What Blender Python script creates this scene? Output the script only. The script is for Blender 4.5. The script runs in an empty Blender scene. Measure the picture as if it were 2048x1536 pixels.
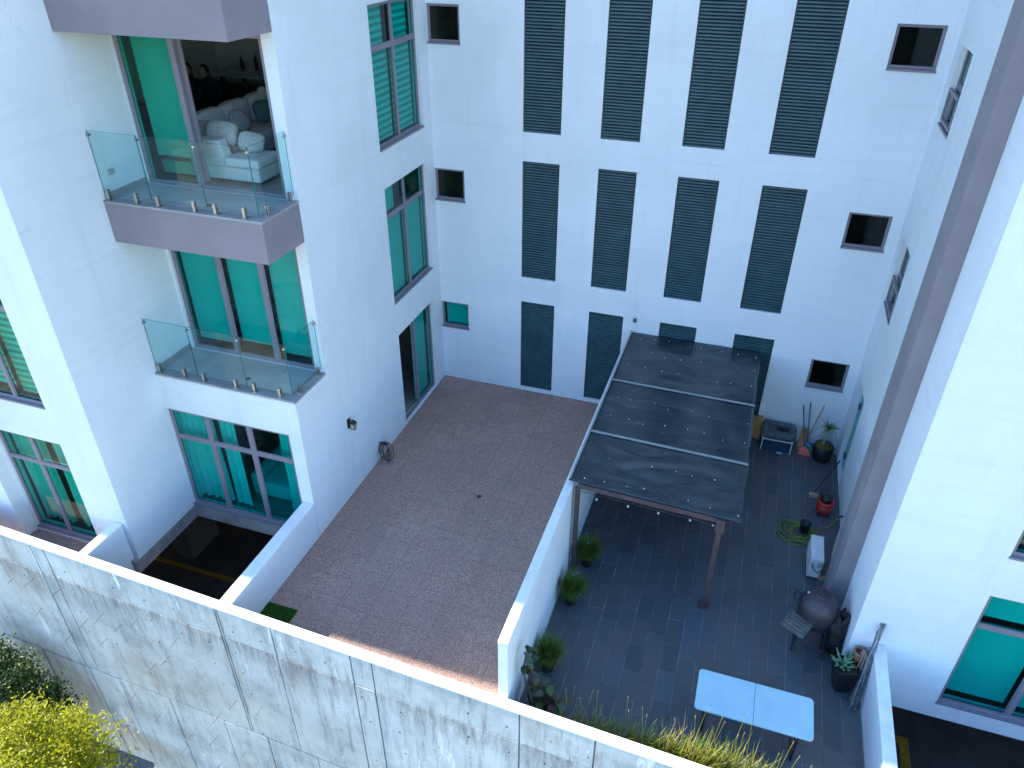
import bpy, bmesh, math, random
from mathutils import Vector, Matrix, noise
R = math.radians
random.seed(7)
scene = bpy.context.scene
COL = scene.collection

# ------------------------------------------------------------------ camera, sky, sun, exposure
cam = bpy.data.objects.new('camera', bpy.data.cameras.new('camera'))
COL.objects.link(cam)
right = Vector((0.9477, 0.3190, 0.0030)); down = Vector((0.1753, -0.5128, -0.8404)); fwd = Vector((-0.2666, 0.7971, -0.5419))
fwd.normalize(); right = (right - fwd * right.dot(fwd)).normalized(); up = right.cross(fwd).normalized()
cam.matrix_world = Matrix(((right.x, up.x, -fwd.x, 7.069), (right.y, up.y, -fwd.y, -15.494), (right.z, up.z, -fwd.z, 10.641), (0, 0, 0, 1)))
cam.data.sensor_width = 36; cam.data.lens = 1498.3 / 2048 * 36
cam.data.clip_start = 0.1; cam.data.clip_end = 3000
scene.camera = cam

SUN_EL = R(31)
world = bpy.data.worlds.new('World'); scene.world = world; world.use_nodes = True
wn = world.node_tree.nodes; wl = world.node_tree.links
sky = wn.new('ShaderNodeTexSky'); sky.sky_type = 'NISHITA'; sky.sun_disc = False
sky.sun_elevation = SUN_EL; sky.sun_rotation = R(-89.4)
sky.air_density = 1.3; sky.dust_density = 0.0; sky.ozone_density = 7.0
wn['Background'].inputs['Strength'].default_value = 0.15
wl.new(sky.outputs[0], wn['Background'].inputs['Color'])
sun = bpy.data.objects.new('sun', bpy.data.lights.new('sun', 'SUN')); COL.objects.link(sun)
sun.data.energy = 4.2; sun.data.angle = R(0.55); sun.data.color = (1.0, 0.95, 0.87)
sd = Vector((math.cos(SUN_EL), -0.01 * math.cos(SUN_EL), -math.sin(SUN_EL)))
sun.rotation_euler = sd.to_track_quat('-Z', 'Y').to_euler(); sun.location = (-20, 0, 30)
vs = scene.view_settings
vs.view_transform = 'Standard'; vs.look = 'None'; vs.gamma = 1; vs.use_curve_mapping = False
vs.exposure = 1.98
scene.render.engine = 'CYCLES'
scene.cycles.max_bounces = 10; scene.cycles.diffuse_bounces = 5; scene.cycles.transparent_max_bounces = 16
scene.cycles.caustics_reflective = False; scene.cycles.caustics_refractive = False

# ------------------------------------------------------------------ materials
MATS = {}
def nodes(name):
    m = bpy.data.materials.new(name); m.use_nodes = True; MATS[name] = m
    n = m.node_tree.nodes; l = m.node_tree.links
    return m, n, l, n['Principled BSDF']
def pos(n, l, scale=(1, 1, 1)):
    g = n.new('ShaderNodeNewGeometry'); mp = n.new('ShaderNodeMapping'); mp.inputs['Scale'].default_value = scale
    l.new(g.outputs['Position'], mp.inputs['Vector']); return mp.outputs[0]
def tnoise(n, l, vec, scale, detail=4, rough=.55):
    t = n.new('ShaderNodeTexNoise'); t.inputs['Scale'].default_value = scale; t.inputs['Detail'].default_value = detail
    t.inputs['Roughness'].default_value = rough; l.new(vec, t.inputs['Vector']); return t.outputs['Fac']
def ramp(n, l, fac, stops):
    r = n.new('ShaderNodeValToRGB'); e = r.color_ramp.elements
    while len(e) < len(stops): e.new(.5)
    for k, (p, c) in enumerate(stops):
        e[k].position = p; e[k].color = (c[0], c[1], c[2], 1) if not isinstance(c, (int, float)) else (c, c, c, 1)
    l.new(fac, r.inputs[0]); return r.outputs[0]
def mix(n, l, fac, a, b, mode='MIX'):
    x = n.new('ShaderNodeMix'); x.data_type = 'RGBA'; x.blend_type = mode
    for sock, v in ((x.inputs[0], fac), (x.inputs[6], a), (x.inputs[7], b)):
        if hasattr(v, 'is_linked'): l.new(v, sock)
        elif isinstance(v, (int, float)): sock.default_value = v
        else: sock.default_value = (v[0], v[1], v[2], 1)
    return x.outputs[2]
def bump(n, l, h, bsdf, strength=.3, dist=.01):
    b = n.new('ShaderNodeBump'); b.inputs['Strength'].default_value = strength; b.inputs['Distance'].default_value = dist
    l.new(h, b.inputs['Height']); l.new(b.outputs[0], bsdf.inputs['Normal'])
def simple(name, c, rough=.5, var=.12, scale=6, bmp=0, bscale=60, metal=0, spec=.5, c2=None):
    m, n, l, b = nodes(name)
    v = pos(n, l); f = tnoise(n, l, v, scale)
    c2 = c2 or tuple(x * (1 - var * 1.6) for x in c); hi = tuple(min(1, x * (1 + var)) for x in c)
    l.new(ramp(n, l, f, [(.3, c2), (.7, hi)]), b.inputs['Base Color'])
    b.inputs['Roughness'].default_value = rough; b.inputs['Metallic'].default_value = metal
    b.inputs['Specular IOR Level'].default_value = spec
    if bmp: bump(n, l, tnoise(n, l, v, bscale, 3), b, bmp, .01)
    return m

def stucco():
    m, n, l, b = nodes('white_stucco')
    v = pos(n, l)
    big = tnoise(n, l, v, .55, 6, .62)
    col = ramp(n, l, big, [(.28, (.65, .685, .715)), (.5, (.70, .738, .77)), (.72, (.73, .77, .80))])
    st = tnoise(n, l, pos(n, l, (3.2, 3.2, .22)), 1.2, 7, .68)      # rain streaks
    col = mix(n, l, ramp(n, l, st, [(.54, 0), (.76, .4)]), col, (.55, .58, .59))
    hz = tnoise(n, l, pos(n, l, (.25, .25, 9)), 1.0, 6, .65)        # float-trowel lines
    col = mix(n, l, ramp(n, l, hz, [(.5, 0), (.75, .3)]), col, (.57, .6, .61))
    pt = tnoise(n, l, pos(n, l, (.9, .9, .7)), 1.6, 3, .4)          # repainted patches
    col = mix(n, l, ramp(n, l, pt, [(.6, 0), (.63, .18)]), col, (.78, .81, .815))
    g = n.new('ShaderNodeSeparateXYZ'); l.new(v, g.inputs[0])       # pour joints at the floor slabs
    a = n.new('ShaderNodeMath'); a.operation = 'MULTIPLY_ADD'; a.inputs[1].default_value = 1 / 3.34; a.inputs[2].default_value = .14; l.new(g.outputs[2], a.inputs[0])
    f = n.new('ShaderNodeMath'); f.operation = 'FRACT'; l.new(a.outputs[0], f.inputs[0])
    ln = ramp(n, l, f.outputs[0], [(.0, 1), (.004, .9), (.008, 0)])
    lm = n.new('ShaderNodeMath'); lm.operation = 'MULTIPLY'; l.new(ln, lm.inputs[0]); l.new(ramp(n, l, tnoise(n, l, v, .9, 4), [(.5, 0), (.68, .2)]), lm.inputs[1])
    col = mix(n, l, lm.outputs[0], col, (.42, .44, .46))
    sp = tnoise(n, l, v, 5.5, 7, .74)
    col = mix(n, l, ramp(n, l, sp, [(.66, 0), (.76, .25)]), col, (.5, .51, .5))
    ck = n.new('ShaderNodeTexVoronoi'); ck.feature = 'DISTANCE_TO_EDGE'; ck.inputs['Scale'].default_value = .45   # hairline cracks
    wv = n.new('ShaderNodeVectorMath'); wv.operation = 'ADD'; nz = n.new('ShaderNodeTexNoise'); nz.inputs['Scale'].default_value = 2.5; l.new(v, nz.inputs['Vector']); l.new(v, wv.inputs[0]); l.new(nz.outputs['Color'], wv.inputs[1])
    l.new(wv.outputs[0], ck.inputs['Vector'])
    cm = n.new('ShaderNodeMath'); cm.operation = 'MULTIPLY'; l.new(ramp(n, l, ck.outputs['Distance'], [(.0, .7), (.003, .4), (.006, 0)]), cm.inputs[0]); l.new(ramp(n, l, tnoise(n, l, v, .7, 3), [(.52, 0), (.66, .4)]), cm.inputs[1])
    col = mix(n, l, cm.outputs[0], col, (.4, .4, .41))
    l.new(col, b.inputs['Base Color']); b.inputs['Roughness'].default_value = .9; b.inputs['Specular IOR Level'].default_value = .15
    h = mix(n, l, .35, tnoise(n, l, v, 70, 4), tnoise(n, l, v, 2.2, 3))
    bump(n, l, h, b, .35, .02)
stucco()
simple('grey_paint', (.23, .205, .23), .8, .07, 1.5, .2, 80)
simple('grey_paint_patch', (.25, .24, .265), .8, .05, 1.5, .2, 80)
simple('window_frame', (.21, .19, .225), .45, .05, 3)
simple('louver', (.03, .08, .1), .38, .14, 3)
simple('louver_back', (.018, .045, .058), .6, .1, 5)
simple('steel_brown', (.085, .058, .058), .5, .2, 8)
simple('steel_clamp', (.5, .47, .44), .25, .1, 20, metal=.9)
simple('black_metal', (.018, .018, .02), .4, .15, 10)
simple('black_plastic', (.014, .015, .016), .45, .15, 10)
simple('navy', (.02, .05, .11), .6, .15, 8)
simple('batten', (.27, .28, .29), .5, .12, 4)
simple('white_plastic', (.72, .74, .74), .45, .05, 5)
simple('ac_white', (.66, .68, .69), .45, .06, 7)
simple('bulb', (.42, .4, .34), .2, .05, 5)
simple('wood', (.42, .21, .07), .55, .25, 9)
simple('wood_grey', (.12, .11, .105), .6, .25, 14)
simple('handle_wood', (.4, .27, .17), .6, .2, 14)
simple('handle_dark', (.05, .065, .08), .4, .1, 14)
simple('pole_grey', (.17, .2, .22), .35, .25, 9, metal=.4)
simple('rubber_red', (.45, .025, .025), .4, .1, 9)
simple('broom_red', (.85, .16, .12), .6, .15, 60)
simple('broom_green', (.03, .3, .14), .6, .2, 60)
simple('broom_blue', (.08, .25, .5), .6, .1, 60)
simple('bed_grey', (.095, .105, .12), .9, .12, 14, .3, 160)
simple('bed_pad', (.13, .115, .125), .95, .12, 14, .3, 160)
simple('fabric_white', (.62, .62, .62), .9, .05, 6, .3, 200)
simple('fabric_cushion', (.5, .49, .47), .9, .14, 24, .3, 180)
simple('fabric_pattern', (.5, .52, .5), .9, .2, 30, .3, 180)
simple('fabric_teal', (.1, .2, .2), .9, .15, 14, .3, 160)
simple('dark_leather', (.035, .024, .02), .5, .2, 8)
simple('hose_green', (.17, .23, .03), .45, .15, 6)
simple('hose_dark', (.012, .04, .04), .4, .15, 6)
simple('hose_orange', (.4, .1, .03), .4, .15, 6)
simple('terracotta', (.3, .15, .1), .8, .2, 12)
simple('moss', (.11, .1, .02), .95, .35, 24, .8, 60)
simple('soil', (.05, .035, .025), .95, .35, 14, .8, 50)
simple('stem_pink', (.42, .25, .21), .7, .2, 20)
simple('succulent', (.13, .26, .13), .55, .25, 12)
simple('bark', (.14, .1, .07), .9, .35, 12, .8, 40)
simple('palm_trunk', (.38, .33, .25), .8, .2, 14)
simple('slab_concrete', (.3, .28, .27), .85, .22, 2.2, .3, 40)
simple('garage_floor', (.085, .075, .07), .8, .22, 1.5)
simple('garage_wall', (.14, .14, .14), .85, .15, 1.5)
simple('yellow_paint', (.45, .24, .02), .7, .2, 5)
simple('interior_wall', (.84, .84, .82), .9, .05, 1)
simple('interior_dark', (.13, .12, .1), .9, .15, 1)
simple('interior_floor', (.32, .29, .26), .5, .2, 3)
simple('balcony_tile', (.4, .4, .39), .6, .08, 3.2, .15, 50)
simple('curb_stone', (.3, .29, .3), .7, .12, 4, .15, 60)
simple('cover_fabric', (.012, .014, .014), .7, .3, 10, .5, 30)
simple('kamado', (.045, .036, .047), .35, .15, 8, .6, 110)
simple('rebar', (.12, .1, .09), .6, .3, 20)
simple('pipe_grey', (.35, .38, .4), .4, .1, 10)
simple('pipe_foam', (.55, .5, .4), .8, .15, 15)
simple('copper', (.5, .25, .16), .4, .15, 12, metal=.5)
simple('rust_red', (.6, .07, .03), .7, .3, 20)
simple('skin', (.42, .25, .18), .6, .1, 20)
simple('hair', (.012, .01, .01), .5, .1, 20)
simple('cloth_dark', (.025, .022, .025), .9, .2, 20)
simple('pink', (.6, .1, .25), .6, .1, 20)
simple('paper_cyan', (.35, .6, .65), .7, .1, 20)
simple('table_teal', (.4, .5, .5), .3, .1, 4)

def m_table():
    m, n, l, b = nodes('table_plastic'); v = pos(n, l)
    c = ramp(n, l, tnoise(n, l, v, 3, 5), [(.3, (.36, .56, .62)), (.7, (.43, .63, .68))])
    sc = tnoise(n, l, pos(n, l, (6, 30, 1)), 3, 5)
    l.new(mix(n, l, ramp(n, l, sc, [(.62, 0), (.8, .3)]), c, (.4, .46, .5)), b.inputs['Base Color'])
    b.inputs['Roughness'].default_value = .5; bump(n, l, tnoise(n, l, v, 140, 2), b, .12, .004)
m_table()
def m_pebble():
    m, n, l, b = nodes('pebble_wash'); v = pos(n, l)
    vo = n.new('ShaderNodeTexVoronoi'); vo.inputs['Scale'].default_value = 85; l.new(v, vo.inputs['Vector'])
    sep = n.new('ShaderNodeSeparateColor'); l.new(vo.outputs['Color'], sep.inputs[0])
    c = ramp(n, l, sep.outputs[0], [(0, (.2, .12, .1)), (.35, (.34, .21, .165)), (.7, (.47, .29, .22)), (1, (.64, .45, .36))])
    c = mix(n, l, ramp(n, l, sep.outputs[1], [(.86, 0), (.9, .6)]), c, (.09, .075, .075))
    bl = tnoise(n, l, v, .7, 6, .65)
    c = mix(n, l, ramp(n, l, bl, [(.35, 0), (.7, .55)]), c, (.29, .19, .16))
    da = tnoise(n, l, pos(n, l, (1.3, .5, 1)), 1.3, 6, .7)
    c = mix(n, l, ramp(n, l, da, [(.56, 0), (.72, .4)]), c, (.2, .14, .13))
    li = tnoise(n, l, v, 2.3, 6, .7)
    c = mix(n, l, ramp(n, l, li, [(.58, 0), (.75, .35)]), c, (.46, .36, .31))
    br = n.new('ShaderNodeTexBrick'); br.offset = 0; l.new(v, br.inputs['Vector'])
    br.inputs['Scale'].default_value = 1; br.inputs['Brick Width'].default_value = .6; br.inputs['Row Height'].default_value = .6
    br.inputs['Mortar Size'].default_value = .008; br.inputs['Color1'].default_value = (1, 1, 1, 1); br.inputs['Color2'].default_value = (.88, .88, .88, 1)
    br.inputs['Mortar'].default_value = (.66, .66, .66, 1)
    c = mix(n, l, .75, c, br.outputs['Color'], 'MULTIPLY')
    l.new(c, b.inputs['Base Color']); b.inputs['Roughness'].default_value = .75
    bump(n, l, vo.outputs['Distance'], b, .25, .005)
m_pebble()
def m_tile():
    m, n, l, b = nodes('slate_tile'); v = pos(n, l)
    oi = n.new('ShaderNodeObjectInfo')
    c = ramp(n, l, oi.outputs['Random'], [(0, (.05, .064, .08)), (.4, (.072, .085, .1)), (.75, (.086, .087, .098)), (1, (.066, .1, .13))])
    f = tnoise(n, l, v, 7, 7, .68)
    c = mix(n, l, ramp(n, l, f, [(.35, 0), (.75, .6)]), c, (.085, .085, .09))
    d = tnoise(n, l, v, 1.1, 4)
    c = mix(n, l, ramp(n, l, d, [(.5, 0), (.8, .3)]), c, (.12, .11, .105))
    sp = tnoise(n, l, v, 34, 2)
    c = mix(n, l, ramp(n, l, sp, [(.74, 0), (.78, .5)]), c, (.3, .3, .3))
    l.new(c, b.inputs['Base Color'])
    l.new(ramp(n, l, f, [(.3, .42), (.7, .62)]), b.inputs['Roughness']); bump(n, l, f, b, .25, .006)
m_tile()
simple('grout', (.22, .23, .25), .9, .6, 2.2)
def m_concrete():
    m, n, l, b = nodes('board_concrete'); v = pos(n, l)
    a = tnoise(n, l, v, .9, 8, .65)
    c = ramp(n, l, a, [(.3, (.25, .275, .28)), (.48, (.41, .45, .455)), (.72, (.54, .58, .58))])
    st = tnoise(n, l, pos(n, l, (3.4, 3.4, .42)), 1.5, 10, .8)                  # dark rain streaks
    c = mix(n, l, ramp(n, l, st, [(.5, 0), (.7, .85)]), c, (.13, .12, .115))
    st2 = tnoise(n, l, pos(n, l, (2.1, 2.1, .3)), 1.1, 9, .78)             # lime and paint runs
    c = mix(n, l, ramp(n, l, st2, [(.58, 0), (.64, .9)]), c, (.68, .7, .71))
    wp = tnoise(n, l, pos(n, l, (1.6, 1.6, 1.1)), 2.1, 7, .75)
    c = mix(n, l, ramp(n, l, wp, [(.63, 0), (.68, .9)]), c, (.75, .76, .76))
    br = tnoise(n, l, pos(n, l, (.8, .8, .5)), .8, 6, .65)
    c = mix(n, l, ramp(n, l, br, [(.56, 0), (.75, .6)]), c, (.27, .215, .15))
    # soot below the pour line
    g = n.new('ShaderNodeNewGeometry'); sp = n.new('ShaderNodeSeparateXYZ'); l.new(g.outputs['Position'], sp.inputs[0])
    mr = n.new('ShaderNodeMapRange'); mr.inputs['From Min'].default_value = -.75; mr.inputs['From Max'].default_value = .1; l.new(sp.outputs[2], mr.inputs['Value'])
    lim = n.new('ShaderNodeMath'); lim.operation = 'LESS_THAN'; lim.inputs[1].default_value = .1; l.new(sp.outputs[2], lim.inputs[0])
    mm = n.new('ShaderNodeMath'); mm.operation = 'MULTIPLY'; l.new(mr.outputs[0], mm.inputs[0]); l.new(lim.outputs[0], mm.inputs[1])
    m2 = n.new('ShaderNodeMath'); m2.operation = 'MULTIPLY'; l.new(mm.outputs[0], m2.inputs[0])
    l.new(ramp(n, l, tnoise(n, l, pos(n, l, (4, 4, .6)), 1.7, 8, .75), [(.38, 0), (.66, .95)]), m2.inputs[1])
    c = mix(n, l, m2.outputs[0], c, (.12, .105, .1))
    dk = tnoise(n, l, v, 9, 3)
    c = mix(n, l, ramp(n, l, dk, [(.74, 0), (.78, .8)]), c, (.1, .1, .1))
    l.new(c, b.inputs['Base Color']); b.inputs['Roughness'].default_value = .85
    bump(n, l, mix(n, l, .5, a, tnoise(n, l, v, 26, 5)), b, .4, .02)
m_concrete()
def m_coping():
    m, n, l, b = nodes('coping_paint'); v = pos(n, l)
    f = tnoise(n, l, v, 2.5, 7, .7)
    c = ramp(n, l, f, [(.3, (.68, .68, .67)), (.55, (.8, .8, .79))])
    d = tnoise(n, l, v, 11, 6, .75)
    l.new(mix(n, l, ramp(n, l, d, [(.6, 0), (.72, .6)]), c, (.36, .35, .34)), b.inputs['Base Color'])
    b.inputs['Roughness'].default_value = .85; bump(n, l, d, b, .3, .01)
m_coping()
def m_tarp():
    m, n, l, b = nodes('tarp'); v = pos(n, l)
    f = tnoise(n, l, pos(n, l, (1, 3, 1)), 1.3, 6, .6)
    c = ramp(n, l, f, [(.35, (.017, .028, .038)), (.7, (.034, .048, .06))])
    d = tnoise(n, l, pos(n, l, (1.1, 2.6, 1)), 1.9, 7, .7)
    c = mix(n, l, ramp(n, l, d, [(.6, 0), (.76, .55)]), c, (.15, .155, .17))
    l.new(c, b.inputs['Base Color']); b.inputs['Roughness'].default_value = .27
    bump(n, l, tnoise(n, l, pos(n, l, (1, 2.5, 1)), 7, 4), b, .2, .02)
m_tarp()
def m_glass(name, tint, fac_mul=1.0):
    m = bpy.data.materials.new(name); m.use_nodes = True; MATS[name] = m
    n = m.node_tree.nodes; l = m.node_tree.links; n.remove(n['Principled BSDF'])
    t = n.new('ShaderNodeBsdfTransparent'); t.inputs[0].default_value = (*[q ** .5 for q in tint], 1)
    g = n.new('ShaderNodeBsdfGlossy'); g.inputs['Roughness'].default_value = .015; g.inputs['Color'].default_value = (.9, .95, .95, 1)
    f = n.new('ShaderNodeFresnel'); f.inputs[0].default_value = 1.5
    ge = n.new('ShaderNodeNewGeometry'); inv = n.new('ShaderNodeMath'); inv.operation = 'SUBTRACT'; inv.inputs[0].default_value = fac_mul; l.new(ge.outputs['Backfacing'], inv.inputs[1])
    mu = n.new('ShaderNodeMath'); mu.operation = 'MULTIPLY'; mu.use_clamp = True; l.new(inv.outputs[0], mu.inputs[1]); l.new(f.outputs[0], mu.inputs[0])
    x = n.new('ShaderNodeMixShader'); l.new(mu.outputs[0], x.inputs[0]); l.new(t.outputs[0], x.inputs[1]); l.new(g.outputs[0], x.inputs[2])
    l.new(x.outputs[0], n['Material Output'].inputs[0])
m_glass('teal_glass', (.02, .76, .7), .75)
m_glass('green_glass', (.1, .74, .6), .8)
m_glass('smoke_glass', (.36, .5, .4), .8)
m_glass('rail_glass', (.76, .93, .93), .9)
simple('rail_edge', (.02, .16, .15), .25, .05, 3)
def m_sheer(name, col, stripes=0.0, slope=0.0):
    m = bpy.data.materials.new(name); m.use_nodes = True; MATS[name] = m
    n = m.node_tree.nodes; l = m.node_tree.links; n.remove(n['Principled BSDF'])
    d = n.new('ShaderNodeBsdfDiffuse'); tl = n.new('ShaderNodeBsdfTranslucent')
    v = pos(n, l); c = ramp(n, l, tnoise(n, l, v, 3, 3), [(.3, tuple(x * .9 for x in col)), (.7, col)])
    if stripes:
        g = n.new('ShaderNodeSeparateXYZ'); l.new(v, g.inputs[0])
        s = n.new('ShaderNodeMath'); s.operation = 'MULTIPLY'; s.inputs[1].default_value = stripes; l.new(g.outputs[2], s.inputs[0])
        w = n.new('ShaderNodeMath'); w.operation = 'FRACT'; l.new(s.outputs[0], w.inputs[0])
        c = mix(n, l, ramp(n, l, w.outputs[0], [(.42, 0), (.52, 1), (.92, 1), (1, 0)]), c, tuple(x * .5 for x in col))
    l.new(c, d.inputs[0]); l.new(c, tl.inputs[0])
    x = n.new('ShaderNodeMixShader'); x.inputs[0].default_value = .25; l.new(d.outputs[0], x.inputs[1]); l.new(tl.outputs[0], x.inputs[2])
    l.new(x.outputs[0], n['Material Output'].inputs[0])
m_sheer('curtain', (.86, .88, .86)); m_sheer('roller', (.72, .75, .73)); m_sheer('zebra', (.86, .88, .86), 8.0)
def m_leaf(name, cols, trans=.35, rough=.5):
    m = bpy.data.materials.new(name); m.use_nodes = True; MATS[name] = m
    n = m.node_tree.nodes; l = m.node_tree.links; b = n['Principled BSDF']
    g = n.new('ShaderNodeNewGeometry')
    k = len(cols)
    c = ramp(n, l, g.outputs['Random Per Island'], [(i / max(1, k - 1), cc) for i, cc in enumerate(cols)])
    l.new(c, b.inputs['Base Color']); b.inputs['Roughness'].default_value = rough; b.inputs['Specular IOR Level'].default_value = .3
    t = n.new('ShaderNodeBsdfTranslucent'); l.new(c, t.inputs[0])
    x = n.new('ShaderNodeMixShader'); x.inputs[0].default_value = trans
    l.new(b.outputs[0], x.inputs[1]); l.new(t.outputs[0], x.inputs[2]); l.new(x.outputs[0], n['Material Output'].inputs[0])
m_leaf('leaf_yellow', [(.16, .19, .01), (.34, .34, .01), (.54, .49, .02)], .55)
m_leaf('leaf_dark', [(.02, .05, .012), (.05, .11, .02), (.09, .1, .02)], .3)
m_leaf('blade_green', [(.05, .11, .012), (.1, .19, .02), (.2, .27, .06)], .35)
m_leaf('blade_dry', [(.06, .14, .012), (.14, .22, .015), (.3, .3, .02), (.42, .34, .06), (.5, .4, .25)], .4)
def m_objleaf():
    m, n, l, b = nodes('rubber_leaf'); oi = n.new('ShaderNodeObjectInfo')
    l.new(ramp(n, l, oi.outputs['Random'], [(0, (.018, .035, .018)), (.35, (.05, .075, .02)), (.6, (.085, .11, .025)), (.8, (.06, .02, .025)), (1, (.025, .03, .02))]), b.inputs['Base Color']); b.inputs['Roughness'].default_value = .3
m_objleaf()
m_leaf('palm_leaf', [(.05, .12, .02), (.09, .18, .04), (.14, .22, .07)], .3)
m_leaf('turf', [(.02, .09, .005), (.035, .13, .01)], .2)
m_leaf('flower_purple', [(.3, .16, .4), (.4, .22, .5)], .3)
m_leaf('flower_white', [(.5, .48, .4), (.6, .58, .5)], .3)
simple('ground_earth', (.33, .3, .22), .95, .45, .6, .6, 6)

# ------------------------------------------------------------------ mesh helpers
class MB:
    def __init__(s): s.v = []; s.f = []; s.m = []
    def add(s, vs, fs, mi=0):
        o = len(s.v); s.v += [tuple(p) for p in vs]; s.f += [tuple(i + o for i in f) for f in fs]; s.m += [mi] * len(fs); return s
    def box(s, x0, x1, y0, y1, z0, z1, mi=0):
        x0, x1 = sorted((x0, x1)); y0, y1 = sorted((y0, y1)); z0, z1 = sorted((z0, z1))
        return s.add([(x0, y0, z0), (x1, y0, z0), (x1, y1, z0), (x0, y1, z0), (x0, y0, z1), (x1, y0, z1), (x1, y1, z1), (x0, y1, z1)],
                     [(0, 3, 2, 1), (4, 5, 6, 7), (0, 1, 5, 4), (1, 2, 6, 5), (2, 3, 7, 6), (3, 0, 4, 7)], mi)
    def tube(s, path, r, n=8, mi=0, cap=True):
        path = [Vector(p) for p in path]; k = len(path); rs = r if isinstance(r, (list, tuple)) else [r] * k
        ref = None; rings = []
        for i, p in enumerate(path):
            t = (path[min(i + 1, k - 1)] - path[max(i - 1, 0)]).normalized()
            if ref is None: ref = t.orthogonal().normalized()
            ref = (ref - t * ref.dot(t)); ref = ref.normalized() if ref.length > 1e-5 else t.orthogonal().normalized()
            bn = t.cross(ref)
            rings.append([p + (ref * math.cos(2 * math.pi * j / n) + bn * math.sin(2 * math.pi * j / n)) * rs[i] for j in range(n)])
        fs = [(i * n + j, i * n + (j + 1) % n, (i + 1) * n + (j + 1) % n, (i + 1) * n + j) for i in range(k - 1) for j in range(n)]
        if cap: fs += [tuple(range(n - 1, -1, -1)), tuple((k - 1) * n + j for j in range(n))]
        return s.add([q for g in rings for q in g], fs, mi)
    def lathe(s, c, prof, n=20, mi=0, sx=1, sy=1, power=None):
        vs = []
        for r, z in prof:
            for j in range(n):
                a = 2 * math.pi * (j + .5) / n; ca, sa = math.cos(a), math.sin(a)
                if power: ca = math.copysign(abs(ca) ** power, ca); sa = math.copysign(abs(sa) ** power, sa)
                vs.append((c[0] + r * ca * sx, c[1] + r * sa * sy, c[2] + z))
        k = len(prof)
        fs = [(i * n + j, i * n + (j + 1) % n, (i + 1) * n + (j + 1) % n, (i + 1) * n + j) for i in range(k - 1) for j in range(n)]
        fs += [tuple(range(n - 1, -1, -1)), tuple((k - 1) * n + j for j in range(n))]
        return s.add(vs, fs, mi)
    def ell(s, c, r, n=14, m=8, mi=0, amp=0, seed=0, fr=2.0, power=1):
        vs = []; 
        for i in range(m + 1):
            th = math.pi * i / m
            for j in range(n):
                a = 2 * math.pi * j / n
                d = [math.sin(th) * math.cos(a), math.sin(th) * math.sin(a), math.cos(th)]
                if power != 1: d = [math.copysign(abs(q) ** power, q) for q in d]
                k = 1 + (amp * noise.noise(Vector(d) * fr + Vector((seed, 0, 0))) if amp else 0)
                vs.append((c[0] + d[0] * r[0] * k, c[1] + d[1] * r[1] * k, c[2] + d[2] * r[2] * k))
        fs = [(i * n + j, i * n + (j + 1) % n, (i + 1) * n + (j + 1) % n, (i + 1) * n + j)[::-1] for i in range(m) for j in range(n)]
        return s.add(vs, fs, mi)
    def blade(s, p, az, h, out, w, droop=.3, seg=4, mi=0):
        p = Vector(p); d = Vector((math.cos(az), math.sin(az), 0)); sdv = Vector((-math.sin(az), math.cos(az), 0))
        vs = []
        for i in range(seg + 1):
            t = i / seg; q = p + d * out * t ** 1.5 + Vector((0, 0, h * t - droop * h * t ** 3)); ww = w * (1 - t) ** .6 if i < seg else w * .08
            vs += [q - sdv * ww / 2, q + sdv * ww / 2]
        return s.add(vs, [(2 * i, 2 * i + 1, 2 * i + 3, 2 * i + 2) for i in range(seg)], mi)
    def build(s, name, mats, parent=None, loc=None, smooth=False, bevel=0):
        me = bpy.data.meshes.new(name)
        off = OFF.get(parent, Vector((0, 0, 0))) if parent else Vector(loc or (0, 0, 0))
        me.from_pydata([(x - off.x, y - off.y, z - off.z) for x, y, z in s.v], [], s.f)
        mats = mats if isinstance(mats, (list, tuple)) else [mats]
        for q in mats: me.materials.append(MATS[q])
        for p, mi in zip(me.polygons, s.m): p.material_index = mi; p.use_smooth = smooth
        me.update()
        o = bpy.data.objects.new(name, me); COL.objects.link(o)
        if parent: o.parent = parent
        else: o.location = off
        OFF[o] = off
        if bevel:
            bv = o.modifiers.new('bevel', 'BEVEL'); bv.width = bevel; bv.segments = 2; bv.limit_method = 'ANGLE'
        return o
OFF = {}
def thing(name, label, cat, loc=(0, 0, 0), group=None):
    o = bpy.data.objects.new(name, None); COL.objects.link(o); o.location = loc; o.empty_display_size = .1
    OFF[o] = Vector(loc); return tag(o, label, cat, group)
def tag(o, label, cat, group=None):
    o['label'] = label; o['category'] = cat
    if group: o['group'] = group
    return o
def struct(o): o['kind'] = 'structure'; return o
def share(src, name, parent, loc, rot=None, scale=None):
    o = bpy.data.objects.new(name, src); COL.objects.link(o); o.parent = parent
    o.location = Vector(loc) - OFF[parent]; OFF[o] = Vector(loc)
    if rot: o.rotation_euler = rot
    if scale: o.scale = scale
    return o
def mesh_only(mb, name, mats):
    me = bpy.data.meshes.new(name); me.from_pydata(mb.v, [], mb.f)
    for q in (mats if isinstance(mats, (list, tuple)) else [mats]): me.materials.append(MATS[q])
    for p, mi in zip(me.polygons, mb.m): p.material_index = mi
    me.update(); return me

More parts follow.
